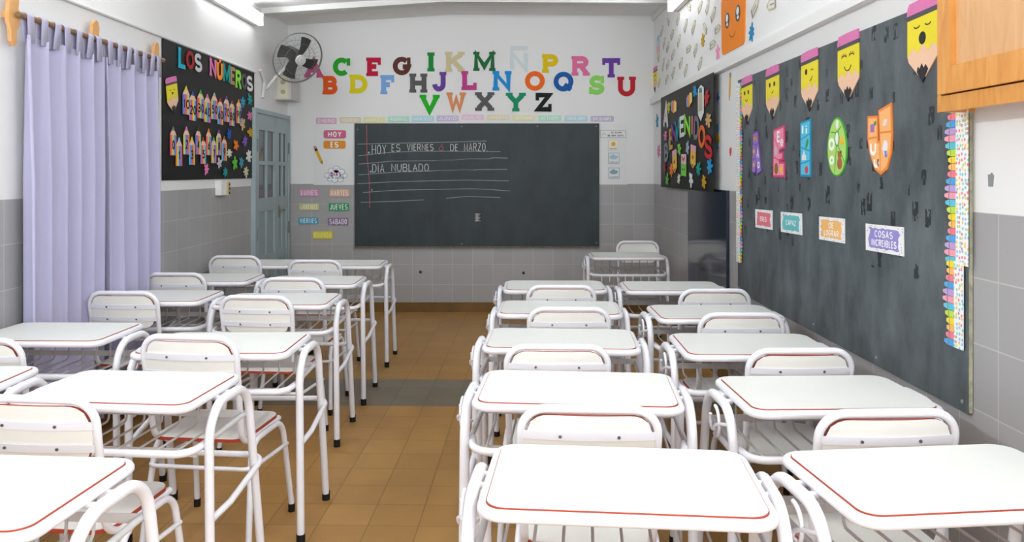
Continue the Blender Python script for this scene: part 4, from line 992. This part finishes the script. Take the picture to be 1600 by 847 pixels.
ORDW = ['first', 'second', 'third', 'fourth', 'fifth', 'sixth', 'seventh', 'eighth', 'ninth', 'tenth', 'eleventh', 'twelfth', 'thirteenth', 'fourteenth', 'fifteenth', 'sixteenth', 'seventeenth', 'eighteenth', 'nineteenth', 'twentieth', 'twenty-first', 'twenty-second', 'twenty-third', 'twenty-fourth', 'twenty-fifth', 'twenty-sixth', 'twenty-seventh', 'twenty-eighth', 'twenty-ninth']
for i, (px, py, pw, ph, tl) in enumerate(allt):
    (x, y, z), w, h = spot('R', px - pw / 2, py - ph / 2, px + pw / 2, py + ph / 2)
    if abs(tl) > .7: tl2 = math.copysign(1.5, tl); L, W_ = w * .95, h * .8
    else: tl2 = math.copysign(math.atan2(w * .8, h * .85), tl); L, W_ = math.hypot(w * .8, h * .85), .05
    W_ = max(min(W_, .06), .04); L = min(max(L, .09), .15)
    b = B(); o5 = [(-W_ / 2, L * .25), (-W_ / 2, -L / 2), (W_ / 2, -L / 2), (W_ / 2, L * .25), (0, L / 2)]
    b.mi = 0; b.flat(o5, 0, .003); b.mi = 1; b.ribbon(o5, .008, .003, .0036, True)
    b.mi = 2; b.rect(-W_ / 2, -L / 2, W_ / 2, -L * .40, .003, .004); b.flat([(-W_ * .15, L * .42), (W_ * .15, L * .42), (0, L / 2)], .003, .004); b.ribbon([(0, -L * .3), (0, L * .12)], .006, .003, .0036)
    tag(put(b.build('name_tag', [M_TAGW, M_TAGY, M_TAGK]), 'R', (XR, y, z), tl2), 'small white pencil-shaped name tag on the upper right wall, %s counting from the back corner' % ORDW[i], 'name tag', 'pencil-shaped name tags')
def wall_splat(px, py, pw, ph, col, label, seed):
    (x, y, z), w, h = spot('R', px - pw / 2, py - ph / 2, px + pw / 2, py + ph / 2); b = B(); splat(b, 0, 0, w, h, seed, 0, .004)
    tag(put(b.build('paint_splat', mat(col, .65)), 'R', (XR, y, z)), label, 'sticker')
wall_splat(*u5(625, 455), 6.5, 24, '#b8941f', 'mustard paint-splat sticker among the name tags on the upper right wall', 101)
wall_splat(*u5(792, 570), 8, 30, '#ef9cc2', 'pale pink paint-splat sticker beside the orange face cut-out', 102)
wall_splat(1175, 50, 10, 32, '#1f86b8', 'blue paint-splat sticker on the near side of the orange face cut-out', 103)
wall_splat(1027, 190, 4.5, 24, '#2a92b4', 'teal paint-splat sticker between the back corner and the welcome banner', 104)
wall_splat(1029.5, 236, 6, 22, '#d982ac', 'pink paint-splat sticker between the back corner and the welcome banner', 105)
wall_splat(1142, 236.5, 4, 14, '#c84a4c', 'small red sticker between the welcome banner and the right chalkboard', 106)
def small_sticker(px, py, pw, ph, cols, label):
    (x, y, z), w, h = spot('R', px - pw / 2, py - ph / 2, px + pw / 2, py + ph / 2); b = B(); n = len(cols)
    for i in range(n):
        b.mi = i; v1 = h / 2 - h * i / n; v0 = h / 2 - h * (i + 1) / n; a = w * (.36 + .14 * ((i * 5) % 3) / 2)
        b.flat([(-a, v0), (a * .9, v0), (a, v1), (-a * .9, v1)] if i < n - 1 else [(-a * .8, v1), (0, v0), (a * .8, v1)], 0, .004)
    tag(put(b.build('sticker', [mat(c, .6) for c in cols]), 'R', (XR, y, z)), label, 'sticker')
small_sticker(1029, 77, 5.5, 42, ('#9cc4cc', '#c8cdd0', '#e0b4bc', '#cfd0b4', '#b9c79c'), 'tall pastel crayon sticker on the upper right wall in the back corner')
small_sticker(1122.5, 153.5, 4, 16, ('#5f8fc0', '#4f7fb4', '#7fa4cc'), 'small blue drop sticker just right of the welcome banner')
small_sticker(1122, 201.5, 4, 14, ('#3f8fb8', '#5fa8c8', '#3f80b0'), 'small round blue sticker right of the welcome banner, above a multicoloured one')
small_sticker(1122, 221, 6, 28, ('#d8b0a0', '#dcc43c', '#c8a03c', '#8fb0d8', '#b090c0'), 'small multicoloured sticker right of the welcome banner')
(x, y, z), w, h = spot('R', 1138.5, 120, 1143.5, 151)
b = B(); b.rect(-.014, -.05, .014, .06, 0, .004); b.mi = 1; b.rect(-.014, .06, .014, .09, 0, .004); b.mi = 2; b.flat([(-.014, -.05), (.014, -.05), (0, -.09)], 0, .004)
tag(put(b.build('pencil_sticker', [mat('#dba83c', .5), mat('#8f8a80', .5), mat('#c9a67a', .5)]), 'R', (XR, y, z), .12), 'small orange pencil sticker on the right wall between banner and chalkboard', 'sticker')
(x, y, z), w, h = spot('R', 1020, 104, 1027.5, 145)
face_pencil('R', (XR, y, z), .235, .25, 0, 'open', 'yellow pencil cut-out with a face in the back corner under the ceiling lamp wall')
# orange face cut-out
(x, y, z), w, h = spot('R', 1128, -16, 1166, 78)
of = put(thing('face_cutout', 'big orange cut-out with a kawaii face on the upper right wall', 'cut-out'), 'R', (XR, y, z))
b = B(); b.flat([(p[0] * (1 - .06 * (p[1] < 0)), p[1]) for p in rrect(w, h, .045, 5)], 0, .006); b.build('body', mat('#f58a1e', .65, .03, 20), of)
b = B(); b.flat([(-w * .42, h * .42), (-w * .30, h * .42), (-w * .26, h * .6), (-w * .45, h * .58)], 0, .005); b.build('stem', mat('#7f766a', .7), of)
for s in (-1, 1):
    b = B(); b.disc(s * w * .22, h * .02 + .01, w * .095, h * .135, .006, .007, 24); ey = b.build('eye', mat('#33302f', .4), of)
    b = B(); b.disc(s * w * .22 - .004, h * .06 + .01, w * .05, h * .065, .007, .0076, 18); b.disc(s * w * .22 + .004, -h * .045 + .01, w * .04, h * .03, .007, .0076, 14); b.build('gleam', M_PAPER, ey)
b = B(); b.ribbon(arc(0, -h * .19, w * .12, h * .09, 190, 350), .005, .006, .0068); b.build('mouth', mat('#4a3020', .6), of)

# dark panel on the lower right wall
(x, y, z), w, h = spot('R', 1079, 296, 1140, 450)
b = B(); y0, y1 = on_right(1079, 0)[1], on_right(1140, 0)[1]
b.rect(-(y0 - y1) / 2, -.56, (y0 - y1) / 2, .56, 0, .02)
dp = b.build('blue_panel', mat('#1c2438', .12, .06, 3, spec=.6)); tag(put(dp, 'R', (XR - .002, (y0 + y1) / 2, .712)), 'glossy dark navy panel on the right wall under the welcome banner', 'panel')

# ------------------------------------------------------------------ right-hand chalkboard and what hangs on it
b0, b1, zb0, zb1 = 4.90, 2.437, .655, 1.955
M_SLATE = board_mat('grey_slate_board', '#3d4448', '#6c757a', 4)
def add_marks(m):
    nt = m.node_tree; b = nt.nodes['Principled BSDF']; src = b.inputs['Base Color'].links[0].from_socket
    tc = N(nt, 'ShaderNodeTexCoord'); mp = N(nt, 'ShaderNodeMapping'); mp.inputs['Rotation'].default_value = (-PI / 2, 0, 0); mp.inputs['Scale'].default_value = (1, 1, .62); nt.links.new(tc.outputs['Object'], mp.inputs[0])
    v = N(nt, 'ShaderNodeTexVoronoi', distance='CHEBYCHEV', voronoi_dimensions='2D'); v.inputs['Scale'].default_value = 9.5; v.inputs['Randomness'].default_value = .95; nt.links.new(mp.outputs[0], v.inputs['Vector'])
    n2 = N(nt, 'ShaderNodeTexNoise'); n2.inputs['Scale'].default_value = 34; n2.inputs['Detail'].default_value = 3; mp2 = N(nt, 'ShaderNodeMapping'); mp2.inputs['Scale'].default_value = (1.5, .001, .7); nt.links.new(tc.outputs['Object'], mp2.inputs[0]); nt.links.new(mp2.outputs[0], n2.inputs['Vector'])
    sp = N(nt, 'ShaderNodeSeparateColor'); nt.links.new(v.outputs['Color'], sp.inputs[0])
    sz = mathn(nt, 'ADD', mathn(nt, 'MULTIPLY', sp.outputs[1], .13), .10)
    f = mathn(nt, 'MULTIPLY', mathn(nt, 'LESS_THAN', v.outputs['Distance'], sz), mathn(nt, 'GREATER_THAN', n2.outputs['Fac'], .455))
    f = mathn(nt, 'MULTIPLY', f, mathn(nt, 'GREATER_THAN', sp.outputs[0], .25))
    ob = N(nt, 'ShaderNodeSeparateXYZ'); nt.links.new(tc.outputs['Object'], ob.inputs[0])
    f = mathn(nt, 'MULTIPLY', f, mathn(nt, 'GREATER_THAN', ob.outputs[2], -.28))
    nt.links.new(mixc(nt, mathn(nt, 'MULTIPLY', f, .9), src, lin('#24292b')), b.inputs['Base Color'])
add_marks(M_SLATE)
rbd = put(thing('chalkboard', 'long grey chalkboard on the right wall with vowel cut-outs and pencils', 'chalkboard'), 'R', (XR - .002, (b0 + b1) / 2, (zb0 + zb1) / 2))
LW, LH = b0 - b1, zb1 - zb0
b = B(); b.rect(-LW / 2, -LH / 2, LW / 2, LH / 2, 0, .018); b.build('board', M_SLATE, rbd)
q = B()
for u, v in ((LW / 2 - .02, -LH / 2 + .03), (LW / 2 - .6, -LH / 2 + .03), (0, -LH / 2 + .035), (-LW / 2 + .03, -LH / 2 + .03)): q.disc(u, v, .006, .006, .018, .021, 10)
q.build('screw', mat('#9a9a94', .5), rbd)
q = B(); q.rect(LW / 2, -LH / 2, LW / 2 + .004, LH / 2, 0, .010); q.build('edge_strip', mat('#a3a28c', .7, .3, 40), rbd)
BO = .0205
for (x0, y0, x1, y1), ex, tl, lab in (((1159, 121, 1176.5, 192.7), 'open', 0, "open eyes and a smile at the far end of the board"), ((1197.7, 105, 1217.8, 185.7), 'smirk', 0, 'round eyes and a smirk, second from the far end'), ((1252.8, 80.6, 1279, 172), 'wink', 0, 'one winking eye, middle one on the right chalkboard'), ((1310.4, 51, 1343, 159), 'lash', 0, 'closed eyelashes and a wide smile on the right chalkboard'), ((1420, -4, 1468, 130), 'yawn', 0, 'closed eyes and open mouth beside the wooden cabinet')):
    (x, y, z), w, h = spot('R', x0, y0, x1, y1, BO)
    face_pencil('R', (XR - BO, y, z), .205, .285, tl, ex, "yellow pencil cut-out with %s" % lab)
# vowels
def vowel(name, x0, y0, x1, y1, outline, inner, c_out, c_in, label):
    (x, y, z), w, h = spot('R', x0, y0, x1, y1, BO)
    o = put(thing('vowel_cutout', label, 'cut-out', group='vowel cut-outs'), 'R', (XR - BO, y, z))
    b = B(); b.flat([(u * w, v * h) for u, v in outline], 0, .004); b.build('border', mat(c_out, .6), o)
    b = B()
    cu = sum(p[0] for p in inner) / len(inner); cv = sum(p[1] for p in inner) / len(inner)
    b.flat([(u * w, v * h) for u, v in inner], .004, .0047); b.build('fill', mat(c_in, .6), o)
    return o, w, h
def extra(o, name, col, fn):
    b = B(); fn(b); return b.build(name, mat(col, .6), o)
T0, T1, T2 = .0047, .0052, .0057
A_out = [(-.5, -.42), (-.40, .47), (.12, .5), (.5, -.40), (.02, -.5), (-.02, -.2), (-.1, -.46)]
A_in = [(-.43, -.41), (-.34, .43), (.09, .46), (.43, -.39), (.07, -.46), (-.02, -.12), (-.14, -.42)]
o, w, h = vowel('A', 1175.6, 204, 1191, 274.5, A_out, A_in, '#6a4a98', '#9d7ac6', 'lilac letter A cut-out on the right chalkboard')
extra(o, 'division_lines', '#6a4a98', lambda b: (b.ribbon([(-.36 * w, .22 * h), (.0, .16 * h), (.22 * w, .24 * h)], .005, T0, T1), b.ribbon([(-.02 * w, .16 * h), (-.02 * w, -.12 * h)], .005, T0, T1), b.ribbon([(-.42 * w, -.16 * h), (-.02 * w, -.1 * h)], .005, T0, T1)))
extra(o, 'lettering', '#f0eef4', lambda b: (glyph(b, 'A', .02 * w, -.12 * h, .26 * w, .22 * h, .008, T1, T2), glyph(b, 'a', .12 * w, -.34 * h, .2 * w, .22 * h, .008, T1, T2)))
for k, c in enumerate(('#e05a4a', '#f0c83c', '#58b868')): extra(o, 'rainbow', c, lambda b: b.ribbon(arc(-.1 * w, .28 * h, .2 * w - .008 * k, .1 * h - .006 * k, 0, 180), .008, T0, T1))
extra(o, 'picture', '#e8b060', lambda b: (b.disc(-.26 * w, .04 * h, .11 * w, .05 * h, T0, T1), b.disc(-.28 * w, -.26 * h, .1 * w, .05 * h, T0, T1)))
E_out = [(-.5, -.5), (-.44, .44), (.48, .5), (.5, .05), (.1, .02), (.1, -.02), (.36, -.0), (.36, -.17), (.1, -.19), (.5, -.2), (.5, -.5)]
E_in = [(-.42, -.46), (-.37, .41), (.41, .455), (.43, .09), (.03, .05), (.03, -.05), (.29, -.03), (.29, -.13), (.02, -.15), (.03, -.235), (.43, -.24), (.43, -.46)]
o, w, h = vowel('E', 1208.5, 197, 1227, 277, E_out, E_in, '#d94a78', '#f093ae', 'pink letter E cut-out on the right chalkboard')
extra(o, 'lettering', '#fbf3f6', lambda b: (glyph(b, 'E', -.1 * w, .18 * h, .26 * w, .22 * h, .011, T1, T2), glyph(b, 'e', .18 * w, .1 * h, .24 * w, .2 * h, .009, T1, T2)))
extra(o, 'division_lines', '#d94a78', lambda b: (b.ribbon([(-.36 * w, .3 * h), (.0, .06 * h)], .005, T0, T1), b.ribbon([(-.4 * w, -.1 * h), (.05 * w, -.17 * h)], .005, T0, T1)))
extra(o, 'elephant_picture', '#c4c0cc', lambda b: b.disc(-.2 * w, .02 * h, .12 * w, .09 * h, T0, T1))
extra(o, 'lion_picture', '#9c6a34', lambda b: b.disc(-.18 * w, -.33 * h, .16 * w, .11 * h, T0, T1))
extra(o, 'star_picture', '#f2cc3c', lambda b: b.flat([((.22 + (.17 if i % 2 else .08) * math.sin(PI * i / 5)) * w, (-.35 - (.11 if i % 2 else .05) * math.cos(PI * i / 5)) * h) for i in range(10)], T0, T1))
I_out = [(-.5, -.5), (-.5, .46), (.5, .5), (.5, -.5)]
o, w, h = vowel('I', 1251.8, 187, 1267.7, 276, I_out, [(-.42, -.465), (-.42, .43), (.42, .465), (.42, -.465)], '#1f9ac4', '#5cc4e4', 'light blue letter I cut-out in the middle of the right chalkboard')
extra(o, 'lettering', '#f4fafc', lambda b: (glyph(b, 'I', -.36 * w, .23 * h, .25 * w, .2 * h, .018, T1, T2), glyph(b, 'i', .02 * w, .23 * h, .22 * w, .2 * h, .014, T1, T2)))
extra(o, 'division_lines', '#1f9ac4', lambda b: (b.ribbon([(-.42 * w, .16 * h), (.42 * w, .24 * h)], .006, T0, T1), b.ribbon([(-.4 * w, .02 * h), (.42 * w, -.05 * h)], .006, T0, T1), b.ribbon([(-.42 * w, -.27 * h), (.42 * w, -.22 * h)], .006, T0, T1)))
extra(o, 'iguana_picture', '#3f9c4a', lambda b: b.flat([(.02 * w, .02 * h), (.12 * w, .12 * h), (.3 * w, .17 * h), (.34 * w, .1 * h), (.2 * w, .02 * h), (.08 * w, -.02 * h)], T0, T1))
extra(o, 'church_picture', '#e8e4e6', lambda b: (b.rect(-.32 * w, -.21 * h, .08 * w, -.12 * h, T0, T1), b.flat([(-.22 * w, -.12 * h), (-.02 * w, -.12 * h), (-.12 * w, -.03 * h)], T0, T1)))
extra(o, 'red_picture', '#d2485a', lambda b: b.disc(.14 * w, -.38 * h, .16 * w, .07 * h, T0, T1))
O_out = [(.5 * math.cos(a), .5 * math.sin(a) * 1.0) for a in [2 * PI * i / 36 for i in range(36)]]; O_out = [(u * (1 - .22 * v), v) for u, v in O_out]
o, w, h = vowel('O', 1294, 183.4, 1324.6, 276, O_out, [(u * .9, v * .94) for u, v in O_out], '#4fae4c', '#b2dc72', 'green letter O cut-out on the right chalkboard')
extra(o, 'division_lines', '#5ab450', lambda b: (b.ribbon([(.02 * w, .24 * h), (-.3 * w, .26 * h)], .006, T0, T1), b.ribbon([(.04 * w, .25 * h), (.24 * w, .34 * h)], .006, T0, T1), b.ribbon([(.0, .02 * h), (-.1 * w, -.44 * h)], .006, T0, T1), b.ribbon([(.06 * w, .04 * h), (.4 * w, -.26 * h)], .006, T0, T1)))
extra(o, 'centre_hole', '#f2f6ee', lambda b: b.disc(.03 * w, .14 * h, .09 * w, .11 * h, T1, T2)); extra(o, 'centre_ring', '#4fae4c', lambda b: b.ribbon(arc(.03 * w, .14 * h, .10 * w, .12 * h, 0, 360, 24), .007, T1, T2, True))
extra(o, 'lettering', '#f6fbf2', lambda b: (glyph(b, 'O', -.40 * w, -.06 * h, .3 * w, .22 * h, .015, T1, T2), glyph(b, 'o', -.36 * w, -.30 * h, .24 * w, .22 * h, .013, T1, T2)))
extra(o, 'bear_picture', '#a86c44', lambda b: (b.disc(.16 * w, -.28 * h, .13 * w, .1 * h, T0, T1), b.disc(.16 * w, -.14 * h, .1 * w, .065 * h, T0, T1), b.disc(.09 * w, -.09 * h, .035 * w, .025 * h, T0, T1), b.disc(.23 * w, -.09 * h, .035 * w, .025 * h, T0, T1)))
extra(o, 'yellow_picture', '#f0c23c', lambda b: b.disc(.28 * w, .1 * h, .12 * w, .07 * h, T0, T1)); extra(o, 'sheep_picture', '#f0e8ea', lambda b: b.disc(.03 * w, .38 * h, .07 * w, .08 * h, T0, T1))
U_out = [(-.5, .36), (-.08, .35), (-.06, -.02), (-.0, .0), (-.05, .42), (.46, .5), (.5, .08), (.46, -.2), (.3, -.42), (.05, -.5), (-.2, -.42), (-.42, -.18), (-.5, .02)]
U_in = [(-.455, .325), (-.12, .315), (-.10, -.05), (.05, -.05), (.0, .39), (.42, .455), (.45, .08), (.41, -.19), (.27, -.385), (.05, -.455), (-.18, -.385), (-.38, -.17), (-.455, .02)]
o, w, h = vowel('U', 1357, 163.5, 1396, 273.4, U_out, U_in, '#ee8a3c', '#f9b878', 'orange letter U cut-out on the right chalkboard')
extra(o, 'division_lines', '#ee8a3c', lambda b: (b.ribbon([(-.46 * w, .03 * h), (-.1 * w, .04 * h)], .007, T0, T1), b.ribbon([(.03 * w, .1 * h), (.46 * w, .10 * h)], .007, T0, T1), b.ribbon([(.03 * w, -.05 * h), (.04 * w, -.45 * h)], .007, T0, T1)))
extra(o, 'lettering', '#fdf8f4', lambda b: (glyph(b, 'U', -.37 * w, -.22 * h, .25 * w, .2 * h, .013, T1, T2), glyph(b, 'u', -.22 * w, -.4 * h, .22 * w, .2 * h, .012, T1, T2)))
extra(o, 'grape_picture', '#a678b8', lambda b: [b.disc(-.33 * w + .05 * w * (i % 3) , .14 * h + .035 * h * (i // 3), .035 * w, .024 * h, T0, T1 + .0001 * i) for i in range(9)])
extra(o, 'grape_leaf', '#4f9c5a', lambda b: b.flat([(-.22 * w, .2 * h), (-.12 * w, .22 * h), (-.13 * w, .28 * h), (-.22 * w, .26 * h)], T0, T1))
extra(o, 'finger_picture', '#ecd8d4', lambda b: b.flat([(.12 * w, .19 * h), (.26 * w, .19 * h), (.32 * w, .28 * h), (.2 * w, .28 * h)], T0, T1))
extra(o, 'horse_picture', '#eceaf2', lambda b: (b.disc(.24 * w, -.1 * h, .09 * w, .09 * h, T0, T1), b.flat([(.12 * w, -.12 * h), (.2 * w, -.08 * h), (.26 * w, -.2 * h), (.2 * w, -.22 * h)], T0, T1)))
for k, c in enumerate(('#5a8fd0', '#e88ab4', '#f0c84c')): extra(o, 'mane', c, lambda b: b.flat([(.2 * w + .05 * w * k, -.16 * h), (.26 * w + .05 * w * k, -.16 * h), (.32 * w + .04 * w * k, -.25 * h + .02 * h * k), (.24 * w + .03 * w * k, -.25 * h)], T1, T2 - .0002 * k))
# word cards
for txt, x0, y0, x1, y1, col, cn, fs in ((('ERES',), 1181, 329, 1207.6, 356, '#e8808f', 'pink', .036), (('CAPAZ',), 1221, 332.5, 1254, 364.5, '#72c4c8', 'turquoise', .034), (('DE', 'LOGRAR'), 1281, 339, 1321, 378, '#f6be72', 'orange', .030), (('COSAS', 'INCREÍBLES'), 1354, 353, 1413.5, 394.5, '#9990d2', 'purple', .030)):
    (x, y, z), w, h = spot('R', x0, y0, x1, y1, BO)
    o = put(thing('word_card', 'white paper card with %s brush patch reading %s on the right chalkboard' % (cn, ' '.join(txt)), 'card', group='word cards'), 'R', (XR - BO, y, z), -.02)
    h = .103; b = B(); b.rect(-w / 2, -h / 2, w / 2, h / 2, .001, .0035); b.build('paper', M_PAPER, o)
    rr = random.Random(len(txt[0]) + 3); pts = []
    n = 12
    for i in range(n): pts.append((-w * .42 + w * .8 * i / n, h * (.34 + .06 * rr.random())))
    for i in range(6): pts.append((w * (.36 + .07 * rr.random()), h * (.34 - .66 * i / 5)))
    for i in range(n): pts.append((w * .4 - w * .8 * i / n, -h * (.34 + .06 * rr.random())))
    for i in range(6): pts.append((-w * (.36 + .07 * rr.random()), -h * (.34 - .66 * i / 5)))
    b = B(); b.flat(pts, .0035, .004); b.build('brush_patch', mat(col, .6), o)
    b = B()
    for i, s in enumerate(txt): text(b, s, 0, ((len(txt) - 1) / 2 - i) * h * .33, h * .26, .0042, w * (.66 if len(s) > 6 else .095 * len(s)), d0=.004, d1=.0046)
    b.build('lettering', mat('#f6f4f6', .6), o)
    b = B()
    for k in range(22):
        s = rr.choice((-1, 1)); b.disc(s * w * rr.uniform(.43, .48) if k % 2 else rr.uniform(-.46, .46) * w, rr.uniform(-.45, .45) * h if k % 2 else s * h * rr.uniform(.42, .46), .002, .002, .0035, .004, 8)
    b.build('confetti_dots', mat('#8f8fa4', .6), o)
# crayon borders
M_DOTS = dots_mat()
CR = ['#5fc6dc', '#f2a0b4', '#bda0d8', '#4fa4e0', '#f08090', '#f8bc6a', '#f4d836', '#bfe04a']
def border(y_in, y_out, z0, z1, label, shift=0, first=0, slim=1.0):
    o = put(thing('crayon_border', label, 'border', group='crayon borders'), 'R', (XR - BO, (y_in + y_out) / 2, (z0 + z1) / 2)); H = z1 - z0; W2 = abs(y_in - y_out); s = 1 if y_in > y_out else -1
    # the strip lies toward the wall edge, crayons point into the board
    b = B(); b.rect(-W2 / 2, -H / 2, W2 / 2, H / 2, .002 + shift, .0035 + shift); b.build('dotted_strip', M_DOTS, o)
    n = round(H / .0222); p = H / n
    for k in range(n):
        c = CR[(k + first) % 8]; L = (.052 + .012 * math.sin(2 * PI * (k + first) / 8 + .6)) * slim; v = -H / 2 + p * (k + .5); u0 = -s * W2 / 2; d = -s
        b = B(); b.flat([(u0, v - p * .47), (u0 + d * L * .62, v - p * .47), (u0 + d * L * .62, v + p * .47), (u0, v + p * .47)], .002 + shift, .0038 + shift)
        b.mi = 1; b.flat([(u0 + d * L * .62, v - p * .47), (u0 + d * L * .86, v - p * .3), (u0 + d * L, v - p * .22), (u0 + d * L, v + p * .22), (u0 + d * L * .86, v + p * .3), (u0 + d * L * .62, v + p * .47)], .002 + shift, .0038 + shift)
        b.mi = 2; b.rect(min(u0 + d * L * .56, u0 + d * L * .6), v - p * .47, max(u0 + d * L * .56, u0 + d * L * .6), v + p * .47, .0038 + shift, .0042 + shift)
        lc = lin(c); b.build('crayon', [mat(c, .55), mat('#%02x%02x%02x' % tuple(min(255, int(int(c[i:i + 2], 16) * .88 + 28)) for i in (1, 3, 5)), .55), mat('#8a7a70', .6)], o)
border(2.487, 2.420, 1.105, 1.60, 'strip of crayon and confetti border down the near edge of the right chalkboard, upper piece', 0, 0)
border(2.492, 2.440, .845, 1.115, 'strip of crayon and confetti border down the near edge of the right chalkboard, lower piece', .003, 3)
border(4.845, 4.925, 1.24, 1.935, 'strip of crayon and confetti border down the far edge of the right chalkboard, upper piece', 0, 2, .8)
border(4.835, 4.915, .84, 1.25, 'strip of crayon and confetti border down the far edge of the right chalkboard, lower piece', .002, 5, .8)
l = on_right(1549, 281); b = B(); b.flat([(-.012, -.02), (.009, -.02), (.014, .012), (.004, .021), (-.008, .014), (-.014, .016)], 0, .002)
tag(put(b.build('tape_scrap', mat('#8c9196', .7)), 'R', l), 'small grey scrap stuck to the white wall below the wooden cabinet', 'scrap')

# ------------------------------------------------------------------ wooden wall cabinet
M_P1 = wood_mat('#d08a3c', '#e2a457'); M_P2 = wood_mat('#d3a06a', '#dfb384')
c0, c1, cz0, cz1, cx = 2.447, 1.35, 1.576, 2.30, 1.308
cab = thing('wall_cabinet', 'varnished wooden wall cabinet at the top right corner of the photo', 'cabinet', (XR, (c0 + c1) / 2, cz0))
cym = (c0 + c1) / 2; L = c0 - c1; H = cz1 - cz0; dep = XR - cx
b = B(); b.box((-dep / 2, L / 2 - .01, H / 2), (dep, .02, H)); b.box((-dep / 2, -L / 2 + .01, H / 2), (dep, .02, H)); b.box((-dep / 2, 0, H - .01), (dep, L - .04, .02)); b.box((-.006, 0, H / 2), (.012, L - .04, H - .04)); b.box((-dep / 2 + .005, 0, .022), (dep - .012, L - .04, .012))
b.build('carcass', M_P1, cab)
b = B(); b.box((-dep + .008, 0, .024), (.018, L, .048)); b.build('bottom_rail', M_P1, cab)
for i, (ya, yb) in enumerate(((L / 2 - .024, -.002), (-.004, -L / 2 + .024))):
    b = B(); x = -dep - .004; sw = .075; zb_, zt_ = .052, H - .02; m = (ya + yb) / 2
    b.box((x, ya - sw / 2, (zb_ + zt_) / 2), (.02, sw, zt_ - zb_)); b.box((x, yb + sw / 2, (zb_ + zt_) / 2), (.02, sw, zt_ - zb_))
    b.box((x, m, zb_ + .04), (.018, ya - yb - 2 * sw + .004, .08)); b.box((x, m, zt_ - .04), (.018, ya - yb - 2 * sw + .004, .08))
    d = b.build('door', M_P1, cab); B().box((x + .007, m, (zb_ + zt_) / 2), (.004, ya - yb - 2 * sw + .02, zt_ - zb_ - .14)).build('door_panel', M_P2, d)
